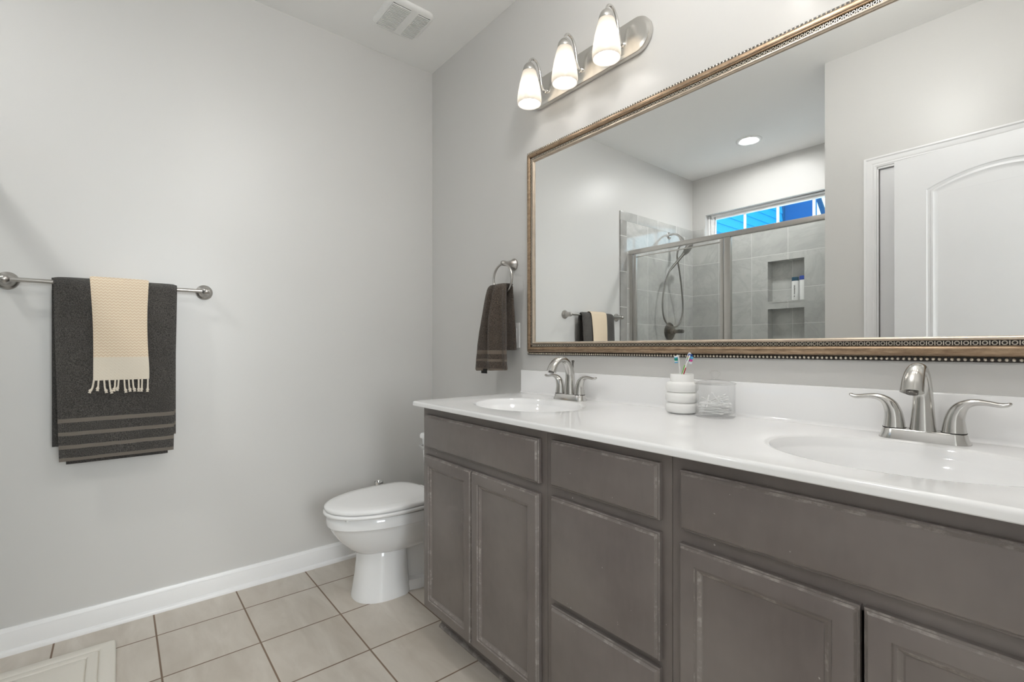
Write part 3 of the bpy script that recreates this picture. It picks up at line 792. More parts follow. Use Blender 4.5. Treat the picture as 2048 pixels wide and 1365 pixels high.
# ------------------------------------------------------------------ vanity lights
def vanity_light(cx, label):
    L = thing('vanity_light', label, 'wall lamp', (cx, 0, 2.225))
    zc_, r, hx_ = 2.225, 0.064, 0.254
    def st(rr, y):
        pts = []
        for k in range(48):
            a = 2*PI*k/48; c_, s_ = math.cos(a), math.sin(a)
            pts.append((cx + (hx_ if c_ > 0 else -hx_) + rr*c_, y, zc_ + rr*s_))
        return pts
    part('backplate', MB().loft([st(r-0.004, 0), st(r, -0.004), st(r, -0.016), st(r-0.003, -0.0215), st(r-0.012, -0.024), st(r-0.014, -0.0245)]), M_NICKELX, L, angle=40)
    for k in (-1, 0, 1):
        x = cx + 0.2055*k; ys = -0.117
        pth = [(-0.0245, 2.2125), (-0.034, 2.2110), (-0.043, 2.2180), (-0.049, 2.236), (-0.054, 2.265), (-0.062, 2.296), (-0.077, 2.318), (-0.096, 2.3245), (-0.111, 2.315), (ys, 2.298), (ys, 2.292)]
        a = part('arm', MB().tube(smooth_path([(x, y, z) for y, z in pth], 5), 0.0052, 12, up=(1, 0, 0)), M_NICKEL, L, angle=60)
        part('finial', MB().lathe([(0, 0.0), (0.011, 0.0), (0.011, -0.003), (0.0065, -0.007), (0.0055, -0.012), (0, -0.0125)], (x, -0.0245, 2.2125), 20, 'y'), M_NICKEL, a)
        part('socket_cup', MB().lathe([(0, 2.300), (0.008, 2.299), (0.016, 2.294), (0.0225, 2.286), (0.0265, 2.276), (0.0285, 2.264), (0.0275, 2.262), (0.024, 2.262)], (x, ys, 0), 28), M_NICKEL, L, angle=50)
        sp_ = [(0.0265, 2.268), (0.0300, 2.255), (0.0355, 2.235), (0.0420, 2.208), (0.0470, 2.180), (0.0500, 2.155), (0.0505, 2.140), (0.0490, 2.1285), (0.0475, 2.1265), (0.0460, 2.129), (0.0472, 2.140), (0.0468, 2.155), (0.0440, 2.180), (0.0390, 2.208), (0.0325, 2.235), (0.0270, 2.255), (0.0235, 2.268)]
        part('shade', MB().lathe(sp_, (x, ys, 0), 36, cap0=False, cap1=False), M_SHADE, L, angle=60)
        b = [(0.0, 2.1335)]
        for i in range(1, 9):
            an = PI*0.80*i/8; b.append((0.0300*math.sin(an), 2.1635-0.0300*math.cos(an)))
        b += [(0.0135, 2.205), (0.0130, 2.235), (0, 2.236)]
        part('bulb', MB().lathe(b, (x, ys, 0), 20, cap0=False), M_BULB, L, angle=80)
    return L
l1 = vanity_light(1.2165, 'three-lamp brushed nickel vanity light with frosted shades over the mirror')
copy_tree(l1, (2.276, 0, 2.225), 'matching three-lamp vanity light over the basin nearest the camera')

# ------------------------------------------------------------------ recessed lights
def recessed(x, y, label, lens):
    c = thing('recessed_light', label, 'ceiling lamp', (x, y, ZC), group=None)
    part('trim_ring', MB().lathe([(0.094, 0.0), (0.094, -0.004), (0.088, -0.009), (0.070, -0.008), (0.062, -0.003), (0.060, 0.0)], (x, y, ZC), 40, cap0=False, cap1=False), M_PLASTIC, c, angle=60)
    part('lens', MB().lathe([(0, -0.002), (0.0615, -0.002), (0.0615, 0.0), (0, 0.0)], (x, y, ZC), 32), lens, c)
    return c
recessed(0.782, -2.42, 'round recessed ceiling light over the shower, seen in the mirror', M_CAN_S)

DX, DYY, DZ = 1.95, -0.72, 2.565  # unseen globe lamp, added only to brighten the room
dm = thing('added_globe_light', 'added white opal globe over the vanity, unseen, there for fill light', 'ceiling lamp', (DX, DYY, ZC))
part('canopy', MB().lathe([(0.062, 0.0), (0.064, -0.006), (0.050, -0.022), (0.012, -0.028), (0.010, -0.07), (0.032, -0.074), (0.036, -0.086), (0.0, -0.086)], (DX, DYY, ZC), 28), M_NICKEL, dm, angle=40)
gp = [(0.112*math.sin(PI*k/14), DZ + 0.112*math.cos(PI*k/14)) for k in range(2, 15)]
part('globe', MB().lathe(gp, (DX, DYY, 0), 32), M_FILL_GLOBE, dm, angle=70)

# made-up bedroom window, unseen: a frame around the added fill lamp
w2 = thing('window_added', 'made-up white bedroom window, unseen, framing the added fill lamp', 'window'); w2['kind'] = 'structure'; del w2['category']
m = MB()
for y0, y1, z0, z1 in ((-2.15, -2.10, 0.76, 2.34), (-0.20, -0.15, 0.76, 2.34), (-2.10, -0.20, 2.29, 2.34), (-2.10, -0.20, 0.76, 0.81), (-2.10, -0.20, 1.535, 1.565)): m.box(5.33, 5.38, y0, y1, z0, z1)
part('frame', m, M_TRIM, w2)

# ------------------------------------------------------------------ exhaust vent
vx0, vx1, vy0, vy1 = 0.208, 0.458, -0.472, -0.235
vent = thing('exhaust_vent', 'white louvered exhaust fan grille on the ceiling', 'vent', ((vx0+vx1)/2, (vy0+vy1)/2, ZC))
def rrect(x0, x1, y0, y1, r, z, bulge=0.0, n=6):
    pts = []
    cxm, cym = (x0+x1)/2, (y0+y1)/2
    for cx_, cy_, a0 in ((x1-r, y1-r, 0), (x0+r, y1-r, PI/2), (x0+r, y0+r, PI), (x1-r, y0+r, 1.5*PI)):
        for k in range(n+1):
            a = a0 + PI/2*k/n; pts.append((cx_+r*math.cos(a), cy_+r*math.sin(a), z))
    return pts
rings = []
for ins, dz in ((0.0, 0), (0.0, -0.004), (0.003, -0.009), (0.010, -0.014), (0.022, -0.017), (0.030, -0.0175)):
    rings.append(rrect(vx0+ins, vx1-ins, vy0+ins, vy1-ins, 0.045-ins*0.6, ZC+dz))
part('housing', MB().loft(rings, True, True), M_VENT, vent, angle=40)
zs = ZC - 0.0176
ymid = (vy0+vy1)/2
for y0, y1 in ((vy0+0.022, ymid-0.006), (ymid+0.034, vy1-0.022)):
    x0, x1 = vx0+0.028, vx1-0.028
    nslat = 20
    part('recess', MB().box(x0, x1, y0, y1, zs-0.0006, zs+0.002), M_SLOT, vent)
    for k in range(nslat):
        x = x0 + (x1-x0)*(k+0.5)/nslat; w = (x1-x0)/nslat
        part('louver', MB().box(x-w*0.27, x+w*0.27, y0-0.001, y1+0.001, zs-0.0042, zs-0.0004), M_VENT, vent)

# ------------------------------------------------------------------ towel bar and towels
BZ, BX, BY0, BY1 = 1.3545, 0.060, -1.752, -1.149
tb_ = thing('towel_bar', 'satin nickel towel bar on the left wall', 'towel bar', (0, (BY0+BY1)/2, BZ))
part('bar', MB().tube([(BX, BY0, BZ), (BX, BY1, BZ)], 0.0078, 16), M_BAR, tb_)
for y in (BY0, BY1):
    pr = [(0.0, 0.0), (0.0315, 0.0), (0.0325, 0.003), (0.031, 0.008), (0.026, 0.011), (0.0205, 0.020), (0.0180, 0.030), (0.0165, 0.040), (0.0165, 0.050)]
    p = part('post', MB().lathe(pr + [(0.0170, 0.060), (0.0135, 0.070), (0.0070, 0.0750), (0.0, 0.0760)], (0, y, BZ), 28, 'x'), M_BAR, tb_, angle=50)
    e = -1 if y == BY0 else 1
    part('end_cap', MB().lathe([(0.0, -0.006), (0.0135, -0.006), (0.0160, 0.002), (0.0135, 0.012), (0.0, 0.018)], (BX, y, BZ), 20, 'y') if e > 0 else MB().lathe([(0.0, 0.006), (0.0135, 0.006), (0.0160, -0.002), (0.0135, -0.012), (0.0, -0.018)], (BX, y, BZ), 20, 'y'), M_BAR, p, angle=50)

def drape(prof, yl, yr, t_, ny=26, wob=0.0015, seed=0.0, endround=True, waves=0.0):
    """closed cloth slab: prof = (x, z) centreline from the front hem over the bar to the back hem; yl, yr = functions of the z of the point"""
    P = smooth_path([(x, 0, z) for x, z in prof], 7); rings = []; n = len(P)
    for i in range(n):
        tg = (P[min(i+1, n-1)] - P[max(i-1, 0)]).normalized(); nm = Vector((tg.z, 0, -tg.x))
        front_ = i < n*0.55
        ring_t, ring_b = [], []
        fe = 1.0
        if endround:
            q = min(i, n-1-i)
            fe = (0.55, 0.85, 1.0)[q] if q < 3 else 1.0
        y0, y1 = yl(P[i].z, front_), yr(P[i].z, front_)
        for j in range(ny+1):
            s_ = j/ny; y = y0 + (y1-y0)*s_
            h = 0.5*t_*fe*max(1-abs(2*s_-1)**10, 0.0)**0.5
            w = wob*noise.noise(Vector((y*9, P[i].z*6 + seed, seed+3*(not front_))))
            w += waves*math.sin(y*60+seed)*(1 if front_ else 0)
            ring_t.append(P[i] + Vector((0, y, 0)) + nm*(h+w)); ring_b.append(P[i] + Vector((0, y, 0)) - nm*(h-w))
        rings.append(ring_t + ring_b[::-1][1:-1])
    return MB().loft(rings, True, True)

BANDS = [(a-BZ, b-BZ) for a, b in ((0.833, 0.8485), (0.7845, 0.7985), (0.736, 0.750), (0.684, 0.7035))]
M_BATH = terry('charcoal_terry', (0.024, 0.022, 0.020), (0.165, 0.149, 0.134), 330, BANDS, (0.20, 0.175, 0.15))
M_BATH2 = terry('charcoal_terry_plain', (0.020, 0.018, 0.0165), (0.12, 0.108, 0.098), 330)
bt = thing('bath_towel', 'charcoal bath towel with three woven bands, folded over the towel bar', 'towel', (BX, -1.44, BZ))
outer = [(0.094, 0.690), (0.0935, 0.80), (0.092, 1.0), (0.088, 1.20), (0.082, 1.31), (0.0765, 1.354), (BX, 1.3705), (0.0435, 1.354), (0.037, 1.30), (0.030, 1.10), (0.026, 0.80), (0.0255, 0.745)]
fl = lambda z, f: (-1.626 + 0.016*max(0, (1.37-z)/0.67)) if f else -1.632
frr = lambda z, f: (-1.2525 - 0.014*max(0, (1.37-z)/0.67)) if f else -1.254
part('outer_fold', drape(outer, fl, frr, 0.0115, 30, 0.0025, 1.0), M_BATH, bt, angle=70)
inner = [(0.076, 0.676), (0.076, 0.80), (0.074, 1.0), (0.071, 1.20), (0.068, 1.30), (0.066, 1.328)]
part('inner_fold', drape(inner, lambda z, f: -1.592, lambda z, f: -1.285, 0.011, 24, 0.002, 5.0), M_BATH2, bt, angle=70)
mid = [(0.052, 0.742), (0.0525, 0.85), (0.053, 1.05), (0.0535, 1.25), (0.054, 1.325)]
part('inner_fold', drape(mid, lambda z, f: -1.6315, lambda z, f: -1.275, 0.013, 24, 0.002, 9.0), M_BATH2, bt, angle=70)

t = NT('cream_chevron'); c = t.coord(); sp = t.n('ShaderNodeSeparateXYZ'); t.l(c, sp.inputs[0])
zz = sp.outputs[2]; yy = sp.outputs[1]
zig = t.math('MULTIPLY', t.math('PINGPONG', yy, 0.0062), 1.1)
ph = t.math('FRACT', t.math('DIVIDE', t.math('ADD', zz, zig), 0.0115))
st_ = t.ramp(t.math('ABSOLUTE', t.math('SUBTRACT', ph, 0.5)), 0.20, 0.30)
pl = t.math('LESS_THAN', zz, -0.2805)
body_c = t.mix(st_, (0.72, 0.57, 0.41), (0.82, 0.71, 0.56))
fine = t.noise(c, 700, 2)
col = t.mix(pl, body_c, (0.76, 0.69, 0.58)); col = t.mix(t.ramp(fine, 0.3, 0.7, 0, 0.16), col, (0.45, 0.36, 0.26))
t.base(col); t.set(Roughness=0.95); t.p.inputs['Specular IOR Level'].default_value = 0.1; t.bump(t.math('ADD', st_, fine), 0.35, 0.001)
M_CREAM = t.mat
M_FRINGE = simple('cream_fringe', (0.72, 0.65, 0.55), 0.95, var=0.1, scale=200)
ht = thing('hand_towel', 'cream chevron hand towel with knotted fringe over the charcoal bath towel', 'towel', (BX, -1.43, BZ))
hz = 0.986
inner_t = [(0.1085, hz), (0.1075, 1.05), (0.1035, 1.20), (0.0960, 1.30), (0.0895, 1.350), (0.0810, 1.3735), (BX, 1.3835), (0.0385, 1.3735), (0.0300, 1.350), (0.0240, 1.30), (0.0170, 1.18)]
hl = lambda z, f: -1.5255 + 0.012*max(0, (1.38-z)/0.39) + (0.004*math.sin((1.38-z)*9) if f else 0)
hr = lambda z, f: -1.3465 - 0.006*math.sin(max(0, min(1, (1.38-z)/0.35))*PI)
cl = part('cloth', drape(inner_t, hl, hr, 0.0042, 24, 0.0025, 12.0, waves=0.0006), M_CREAM, ht, angle=70)
for k in range(12):
    y = -1.511 + 0.158*(k/11) + random.uniform(-0.003, 0.003)
    ln = random.uniform(0.034, 0.047); dy = random.uniform(-0.006, 0.006); x = 0.1085
    if k == 0: dy = -0.010
    z1 = hz + 0.004
    pts = [(x, y, z1), (x+0.002, y+dy*0.2, z1-ln*0.4), (x+0.003, y+dy*0.5, z1-ln*0.8), (x+0.003, y+dy, z1-ln)]
    mb = MB().tube(smooth_path(pts, 4), [0.0030]*8 + [0.0034]*5, 8)
    ts = part('tassel', mb, M_FRINGE, ht)
    e = Vector(pts[-1])
    mb = MB().sphere(e + Vector((0, 0, 0.0005)), (0.0050, 0.0058, 0.0052), 10, 6)
    mb.tube([e + Vector((0, 0, -0.002)), e + Vector((0.001, dy*0.3, -0.009))], [0.0032, 0.0052], 8)
    part('knot', mb, M_FRINGE, ts)

# ------------------------------------------------------------------ towel ring with hand towel
RX, RZ, RY = 0.768, 1.501, -0.070
tr_ = thing('towel_ring', 'satin nickel towel ring on the vanity wall beside the mirror', 'towel ring', (RX, 0, RZ))
pr = [(0, 0), (0.027, 0), (0.0285, -0.003), (0.027, -0.008), (0.022, -0.014), (0.016, -0.026), (0.0125, -0.040), (0.0115, -0.052), (0.0125, -0.060), (0.0115, -0.072), (0.007, -0.079), (0, -0.081)]
part('post', MB().lathe(pr, (RX, 0, RZ), 28, 'y'), M_BAR, tr_, angle=50)
part('ring', MB().torus((RX, RY, RZ-0.072), 0.068, 0.0052, 'y', 48, 10), M_BAR, tr_)
rz_b = RZ - 0.140
M_BROWN = terry('brown_terry', (0.030, 0.023, 0.019), (0.200, 0.152, 0.117), 330, [(1.078-RZ, 1.097-RZ), (1.045-RZ, 1.056-RZ), (1.000-RZ, 1.014-RZ)], (0.185, 0.150, 0.120))
gt = thing('hand_towel', 'brown terry hand towel hanging in the towel ring', 'towel', (RX, -0.09, RZ))
def bundle(zs_, n=72):
    """zs_: rows of (z, xl, xr, yc, depth, fold amplitude)"""
    rings = []
    for z, xl, xr, yc, dp, am in zs_:
        ring = []
        for k in range(n):
            a = 2*PI*k/n; c_, s_ = math.cos(a), math.sin(a)
            e = 0.62
            px_ = abs(c_)**e*(1 if c_ > 0 else -1); py_ = abs(s_)**0.8*(1 if s_ > 0 else -1)
            x = (xl+xr)/2 + (xr-xl)/2*px_
            fold = am*(math.cos((px_*1.15+0.35)*PI*1.55) + 0.35*math.cos(px_*9+1.0+z*5)) if s_ < 0 else am*0.3*math.cos(px_*7)
            y = yc + dp*py_ + (fold if abs(s_) > 0.05 else fold*abs(s_)/0.05)
            y += 0.0025*noise.noise(Vector((x*30, z*18, s_)))
            ring.append((x, y, z + 0.004*px_*(1 if z < 1.03 else 0)))
        rings.append(ring)
    return rings
rows = [(1.006, 0.640, 0.826, -0.104, 0.016, 0.013), (1.003, 0.636, 0.832, -0.104, 0.020, 0.014), (1.010, 0.634, 0.832, -0.104, 0.022, 0.017), (1.035, 0.638, 0.828, -0.104, 0.0225, 0.018), (1.060, 0.642, 0.826, -0.104, 0.0225, 0.019), (1.088, 0.646, 0.825, -0.103, 0.0225, 0.019),
        (1.12, 0.652, 0.824, -0.103, 0.024, 0.020), (1.18, 0.662, 0.822, -0.102, 0.024, 0.020), (1.25, 0.676, 0.822, -0.102, 0.022, 0.019), (1.32, 0.689, 0.824, -0.102, 0.0185, 0.016), (1.35, 0.694, 0.826, -0.102, 0.017, 0.013), (1.36, 0.696, 0.826, -0.101, 0.0165, 0.012), (1.380, 0.699, 0.826, -0.099, 0.0150, 0.010), (1.393, 0.702, 0.824, -0.096, 0.0125, 0.007), (1.400, 0.708, 0.820, -0.093, 0.009, 0.004), (1.4025, 0.722, 0.806, -0.091, 0.004, 0.001)]
part('front_fold', MB().loft(bundle(rows)), M_BROWN, gt, angle=80)
rows = [(1.100, 0.690, 0.815, -0.036, 0.008, 0.002), (1.097, 0.680, 0.822, -0.036, 0.012, 0.003), (1.11, 0.678, 0.823, -0.037, 0.014, 0.004), (1.20, 0.684, 0.818, -0.038, 0.015, 0.004), (1.30, 0.692, 0.812, -0.042, 0.015, 0.004), (1.35, 0.697, 0.812, -0.045, 0.012, 0.002), (1.36, 0.698, 0.812, -0.046, 0.011, 0.0015), (1.388, 0.704, 0.816, -0.049, 0.009, 0.001), (1.396, 0.712, 0.812, -0.051, 0.005, 0.001)]
part('back_fold', MB().loft(bundle(rows)), M_BROWN, gt, angle=80)
arc = [(RX + 0.0575*math.cos(a), -0.071, RZ-0.072 + 0.0575*math.sin(a)) for a in [math.radians(-150 + 120*k/14) for k in range(15)]]
part('saddle_fold', MB().tube(arc, [(0.0225, 0.0042)]*15, 14, up=(0, 1, 0)), M_BROWN, gt, angle=80)
part('care_tag', MB().box(0.664, 0.708, -0.118, -0.1155, 0.988, 1.010), M_DARK, gt, label='small black care tag')

# switch plate half hidden by the towel
sw = thing('switch_plate', 'white wall plate behind the brown towel beside the mirror', 'switch', (0.776, 0, 1.166))
part('plate', MB().box(0.741, 0.812, -0.006, 0, 1.108, 1.225), M_PLASTIC, sw, bevel=0.003, seg=3)
part('rocker', MB().box(0.760, 0.793, -0.009, -0.005, 1.133, 1.200), M_PLASTIC, sw, bevel=0.0015)

# ------------------------------------------------------------------ toilet
TX = 0.430
toi = thing('toilet', 'white two-piece toilet between the wall and the vanity', 'toilet', (TX, -0.40, 0))
def egg(yf, yb_, hw, z, n=48, pw=1.0, backflat=0.0):
    """egg outline: yf front tip, yb back, hw half width"""
    ym = yb_ + (yf-yb_)*0.42; pts = []
    for k in range(n):
        a = 2*PI*k/n; c_, s_ = math.cos(a), math.sin(a)
        L_ = (ym-yf) if s_ < 0 else (yb_-ym)
        e = 1.0 if s_ < 0 else (1.0-backflat)
        pts.append((TX + hw*(abs(c_)**pw)*(1 if c_ > 0 else -1), ym + L_*(abs(s_)**e)*(1 if s_ > 0 else -1), z))
    return pts
def egg2(yf, yb_, hw, z): return egg(yf, yb_, hw, z, pw=0.92, backflat=0.35)
def col(yf, yb_, hw, z): return egg(yf, yb_, hw, z, pw=0.80, backflat=0.5)
bowl = []
for yf, yb_, hw, z in ((-0.600, -0.30, 0.085, 0.196), (-0.636, -0.27, 0.112, 0.206), (-0.668, -0.24, 0.138, 0.232), (-0.698, -0.22, 0.155, 0.262), (-0.722, -0.20, 0.168, 0.295), (-0.740, -0.19, 0.178, 0.324), (-0.746, -0.19, 0.182, 0.338), (-0.753, -0.19, 0.187, 0.342), (-0.756, -0.18, 0.188, 0.360), (-0.754, -0.18, 0.187, 0.376), (-0.748, -0.185, 0.182, 0.385), (-0.70, -0.22, 0.15, 0.386)):
    bowl.append(egg2(yf, yb_, hw, z))
part('bowl', MB().loft(bowl), M_CERAMIC, toi, angle=42)
part('rear_column', MB().loft([col(-0.43, -0.12, 0.088, 0.02), col(-0.43, -0.12, 0.086, 0.10), col(-0.44, -0.12, 0.090, 0.20), col(-0.48, -0.14, 0.115, 0.30), col(-0.50, -0.16, 0.13, 0.36)]), M_CERAMIC, toi, angle=50)
part('trapway', MB().tube(smooth_path([(TX, -0.43, 0.19), (TX, -0.36, 0.235), (TX, -0.30, 0.245), (TX, -0.24, 0.20), (TX, -0.22, 0.12), (TX, -0.23, 0.05)], 6), [(0.05, 0.03)]*5 + [(0.075, 0.045)]*3 + [(0.096, 0.050)]*23, 20, up=(1, 0, 0)), M_CERAMIC, toi, angle=60)
part('pedestal', MB().loft([col(-0.646, -0.400, 0.116, 0.0), col(-0.646, -0.400, 0.116, 0.008), col(-0.640, -0.402, 0.112, 0.035), col(-0.630, -0.406, 0.106, 0.10), col(-0.622, -0.410, 0.102, 0.17), col(-0.620, -0.412, 0.101, 0.215), col(-0.60, -0.42, 0.09, 0.225)]), M_CERAMIC, toi, angle=50)
part('foot', MB().loft([egg(-0.52, -0.10, 0.112, 0.0, backflat=0.4), egg(-0.52, -0.10, 0.112, 0.030, backflat=0.4), egg(-0.51, -0.11, 0.104, 0.042, backflat=0.4), egg(-0.45, -0.15, 0.06, 0.05, backflat=0.4)]), M_CERAMIC, toi, angle=40)
def egglid(yf, yb_, hw, z): return egg(yf, yb_, hw, z, pw=0.95, backflat=0.62)
st = [egglid(-0.762, -0.290, 0.186, 0.3905), egglid(-0.767, -0.287, 0.190, 0.393), egglid(-0.768, -0.286, 0.191, 0.400), egglid(-0.764, -0.288, 0.188, 0.405), egglid(-0.74, -0.30, 0.168, 0.406)]
part('seat', MB().loft(st), M_SEAT, toi, angle=60)
st = [egglid(-0.752, -0.290, 0.178, 0.4095), egglid(-0.762, -0.285, 0.186, 0.411), egglid(-0.764, -0.283, 0.187, 0.417), egglid(-0.762, -0.284, 0.185, 0.424), egglid(-0.75, -0.290, 0.176, 0.4285), egglid(-0.70, -0.31, 0.145, 0.431), egglid(-0.60, -0.36, 0.08, 0.432)]
part('seat_lid', MB().loft(st), M_SEAT, toi, angle=60)
for s_ in (-1, 1):
    part('hinge', MB().box(TX+s_*0.075-0.018, TX+s_*0.075+0.018, -0.292, -0.258, 0.385, 0.415), M_SEAT, toi, bevel=0.005)
    part('bumper', MB().box(TX+s_*0.10-0.012, TX+s_*0.10+0.012, -0.715, -0.700, 0.3845, 0.3915), M_SEAT, toi, bevel=0.002)
def tank(z, ix, iy): return rrect(TX-0.178+ix, TX+0.178-ix, -0.218+iy, -0.022, 0.025, z)
part('tank', MB().loft([tank(0.386, 0.022, 0.02), tank(0.42, 0.012, 0.012), tank(0.635, 0.0, 0.0)]), M_CERAMIC, toi, angle=40)
part('tank_lid', MB().loft([rrect(TX-0.184, TX+0.184, -0.226, -0.016, 0.022, z_) for z_ in (0.636, 0.652)] + [rrect(TX-0.179, TX+0.179, -0.221, -0.020, 0.02, 0.660), rrect(TX-0.16, TX+0.16, -0.20, -0.03, 0.02, 0.662)]), M_CERAMIC, toi, angle=40)
part('flush_lever', MB().tube([(TX-0.150, -0.2185, 0.60), (TX-0.150, -0.236, 0.60), (TX-0.135, -0.240, 0.598), (TX-0.085, -0.240, 0.590)], [0.009, 0.007, 0.006, 0.005], 10), M_CHROME, toi)

# chrome cylinder standing behind the toilet
ccx, ccy = 0.080, -0.3726
cc = thing('chrome_canister', 'small chrome cylinder standing behind the white toilet lid', 'canister', (ccx, ccy, 0))
part('body', MB().lathe([(0, 0), (0.034, 0), (0.034, 0.006), (0.0235, 0.010), (0.0230, 0.384), (0.0245, 0.388), (0.0245, 0.394), (0.0225, 0.395), (0.0205, 0.392), (0.0200, 0.350), (0, 0.349)], (ccx, ccy, 0), 28), M_CHROME, cc, angle=40)

# ------------------------------------------------------------------ bath mat
M_MAT = paint('cream_mat', (0.80, 0.765, 0.70), 0.95, 0.5)
mx0, mx1, my0, my1 = 0.165, 0.98, -1.845, -1.449
m = MB(); rings = []
for ins, z_ in ((0.004, 0.0005), (0.0, 0.006), (0.001, 0.012), (0.006, 0.0155), (0.040, 0.016), (0.0455, 0.0145), (0.0475, 0.0085), (0.0495, 0.0145), (0.055, 0.016), (0.074, 0.016), (0.0785, 0.0145), (0.0805, 0.0085), (0.0825, 0.0145), (0.088, 0.016), (0.14, 0.017)):
    rr_ = []
    for p in rrect(mx0+ins, mx1-ins, my0+ins, my1-ins, max(0.012-ins*0.1, 0.004), z_):
        rr_.append(p)
    rings.append(rr_)
m.loft(rings)
single('bath_mat', m, M_MAT, 'cream padded bath mat with stitched border on the tile floor', 'bath mat', angle=60)

# ------------------------------------------------------------------ shower enclosure
SY = -1.912     # room-side face of the enclosure
se = thing('shower_enclosure', 'framed glass shower enclosure with aluminium header rail', 'shower enclosure', (0.76, SY, 0.10))
part('header_rail', MB().box(TT, XC-TT-0.001, SY-0.040, SY, 1.894, 1.927), M_ALU, se, bevel=0.003)
part('wall_jamb', MB().box(TT+0.0005, 0.040, SY-0.032, SY-0.006, 0.125, 1.894), M_ALU, se, bevel=0.002)
part('end_jamb', MB().box(XC-TT-0.028, XC-TT-0.001, SY-0.032, SY-0.006, 0.125, 1.894), M_ALU, se, bevel=0.002)
part('center_post', MB().box(0.832, 0.878, SY-0.036, SY-0.004, 0.125, 1.894), M_ALU, se, bevel=0.003)
part('bottom_rail', MB().box(TT+0.0005, XC-TT-0.001, SY-0.036, SY-0.002, 0.1005, 0.125), M_ALU, se, bevel=0.003)
dg = part('door', MB().box(0.062, 0.804, SY-0.021, SY-0.016, 0.150, 1.866), M_SGLASS, se)
m = MB().box(0.048, 0.074, SY-0.030, SY-0.008, 0.140, 1.885)
part('stile', m, M_ALU, dg, bevel=0.002)
part('stile', MB().box(0.802, 0.826, SY-0.030, SY-0.008, 0.140, 1.885), M_ALU, dg, bevel=0.002)
part('top_rail', MB().box(0.074, 0.802, SY-0.024, SY-0.013, 1.862, 1.870), M_ALU, dg, bevel=0.002)
part('door_rail', MB().box(0.074, 0.802, SY-0.030, SY-0.008, 0.140, 0.165), M_ALU, dg, bevel=0.002)
part('fixed_panel', MB().box(0.878, XC-TT-0.028, SY-0.021, SY-0.016, 0.125, 1.894), M_SGLASS, se)

# shower head on the left tile wall
shy, shz = -2.509, 2.140
sh = thing('hand_shower', 'nickel hand shower on a wall arm with a looping metal hose', 'shower head', (TT, shy, shz))
part('flange', MB().lathe([(0, 0), (0.033, 0), (0.033, 0.003), (0.024, 0.010), (0.012, 0.014), (0.010, 0.014)], (TT, shy, shz), 28, 'x'), M_CHROME, sh, angle=50)
arm = [(TT, shy, shz), (0.055, shy, shz+0.008), (0.100, shy, shz-0.008), (0.140, shy, shz-0.045)]
part('arm', MB().tube(smooth_path(arm, 6), 0.0095, 14, up=(0, 1, 0)), M_NICKEL, sh)
# bracket, handle and face lean down into the shower
bk0, bk1 = Vector((0.132, shy+0.002, shz-0.036)), Vector((0.175, shy+0.012, shz-0.098))
part('bracket', MB().tube([bk0, bk0.lerp(bk1, 0.3), bk0.lerp(bk1, 0.7), bk1], [0.014, 0.018, 0.018, 0.016], 18, up=(0, 1, 0)), M_NICKEL, sh, angle=50)
hd = Vector((0.196, shy+0.028, 1.962)); tail = Vector((0.100, shy+0.128, 1.795))
ax = (hd-tail).normalized()
fn = Vector((0.62, -0.05, -0.78)); fn = (fn - ax*fn.dot(ax)).normalized()
hp = smooth_path([tail, tail.lerp(hd, 0.35), tail.lerp(hd, 0.72), hd], 5)
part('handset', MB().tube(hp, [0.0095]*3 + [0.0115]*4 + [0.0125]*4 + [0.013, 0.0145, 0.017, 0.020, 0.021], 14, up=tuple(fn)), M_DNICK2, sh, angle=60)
hc = hd + ax*0.034
ub = fn.orthogonal().normalized(); vb = fn.cross(ub)
rings = []
for r_, h_ in ((0.012, -0.026), (0.036, -0.020), (0.055, -0.006), (0.060, 0.004), (0.058, 0.009), (0.050, 0.0105), (0.001, 0.0110)):
    rings.append([hc + fn*h_ + ub*(r_*math.cos(2*PI*k/32)) + vb*(r_*math.sin(2*PI*k/32)) for k in range(32)])
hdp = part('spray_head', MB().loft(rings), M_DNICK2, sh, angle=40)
m = MB()
for ring_, cnt in ((0.012, 6), (0.024, 12), (0.036, 18)):
    for k in range(cnt):
        p = hc + fn*0.0108 + ub*(ring_*math.cos(2*PI*k/cnt)) + vb*(ring_*math.sin(2*PI*k/cnt)); m.sphere(p, 0.0021, 6, 4)
part('nozzle_plate', m, M_DNICK, hdp, weld=False)
hose = [tail, (0.092, shy+0.155, 1.74), (0.082, shy+0.190, 1.62), (0.080, shy+0.210, 1.49), (0.082, shy+0.190, 1.37), (0.090, shy+0.130, 1.305), (0.098, shy+0.055, 1.291), (0.10, shy-0.020, 1.318), (0.10, shy-0.075, 1.40), (0.10, shy-0.085, 1.50), (0.11, shy-0.050, 1.64), (0.125, shy+0.010, 1.80), (0.132, shy+0.060, 1.93), (0.148, shy+0.050, 2.005), (0.162, shy+0.020, 2.040)]
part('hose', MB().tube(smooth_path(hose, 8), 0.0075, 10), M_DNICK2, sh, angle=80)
# valve
sv = thing('shower_valve', 'dark nickel shower valve with lever on the tile below the hand shower', 'valve', (TT, shy-0.006, 1.254))
vy = shy - 0.006
part('escutcheon', MB().lathe([(0, 0), (0.082, 0), (0.084, 0.003), (0.078, 0.010), (0.045, 0.016), (0.030, 0.020), (0.029, 0.050), (0.026, 0.054), (0, 0.055)], (TT, vy, 1.254), 36, 'x'), M_DNICK, sv, angle=40)
part('lever', MB().tube([(0.050, vy, 1.254), (0.085, vy, 1.254), (0.135, vy-0.004, 1.254), (0.150, vy-0.005, 1.254), (0.154, vy-0.005, 1.254)], [0.018, 0.017, 0.018, 0.016, 0.009], 16), M_DNICK, sv, angle=50)

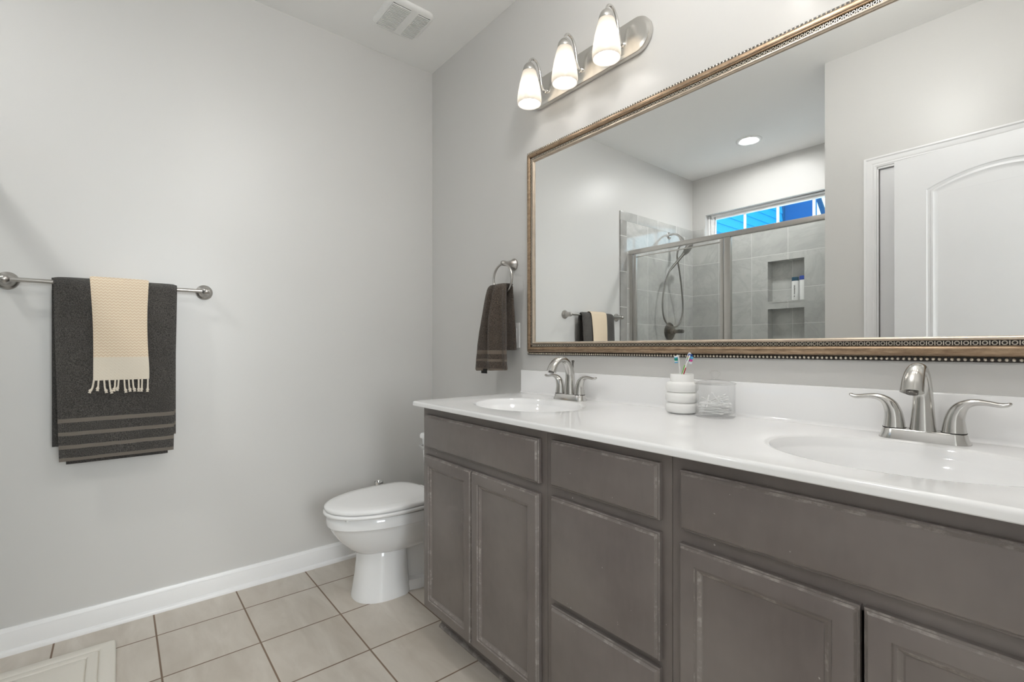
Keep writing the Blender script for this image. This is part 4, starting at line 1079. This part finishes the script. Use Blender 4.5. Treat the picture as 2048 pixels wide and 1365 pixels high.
# bottles in the upper niche
def bottle(x, y, w, d_, h, cap_m, cap_h, label, flare):
    z0 = N1[0] + 0.0005
    b = thing('shampoo_bottle', label, 'bottle', (x, y, z0))
    def sec(k, zz): return [(x + w*k*0.5*math.cos(a)*(1 if True else 1), y + d_*k*0.5*math.sin(a), z0+zz) for a in [2*PI*i/24 for i in range(24)]]
    part('body', MB().loft([sec(0.92, 0), sec(1.0, 0.004), sec(1.0, h*0.35), sec(flare, h-0.004), sec(flare*0.98, h)]), M_PLASTIC, b, angle=50)
    part('cap', MB().loft([sec(flare*1.0, h+0.001), sec(flare*1.02, h+0.003), sec(flare*1.02, h+cap_h-0.003), sec(flare*0.96, h+cap_h)]), cap_m, b, angle=50)
    return b
NAVY = simple('cap_navy', (0.012, 0.075, 0.13), 0.35); COBALT = simple('cap_blue', (0.015, 0.06, 0.36), 0.3)
INK = simple('label_ink', (0.03, 0.03, 0.035), 0.6)
b1 = bottle(0.915, NB+0.046, 0.056, 0.036, 0.164, NAVY, 0.032, 'white shampoo bottle with a dark teal cap in the shower niche', 0.94)
b2 = bottle(0.970, NB+0.040, 0.050, 0.034, 0.168, COBALT, 0.034, 'white tube bottle with a bright blue cap at the niche edge', 0.96)

# lettering that runs up the first bottle (mark and illegible brand strokes in the photograph)
cu = bpy.data.curves.new('lettering', 'FONT'); cu.body = 'AWAPUHI'; cu.size = 0.0165; cu.align_x = 'CENTER'; cu.align_y = 'CENTER'; cu.extrude = 0.0004
to = bpy.data.objects.new('lettering', cu); COL.objects.link(to)
bpy.context.view_layer.update()
dg_ = bpy.context.evaluated_depsgraph_get(); me = bpy.data.meshes.new_from_object(to.evaluated_get(dg_))
bpy.data.objects.remove(to)
lt = bpy.data.objects.new('lettering', me); COL.objects.link(lt); me.materials.append(INK)
lt.parent = b1; lt.location = (0.0, 0.0186, 0.090)
lt.rotation_euler = Matrix(((0, 1, 0), (0, 0, 1), (1, 0, 0))).to_euler()
part('mark', MB().lathe([(0, 0), (0.004, 0), (0.004, 0.0006), (0, 0.0006)], (0.915, NB+0.046+0.0182, N1[0]+0.034), 16, 'y'), INK, b1)
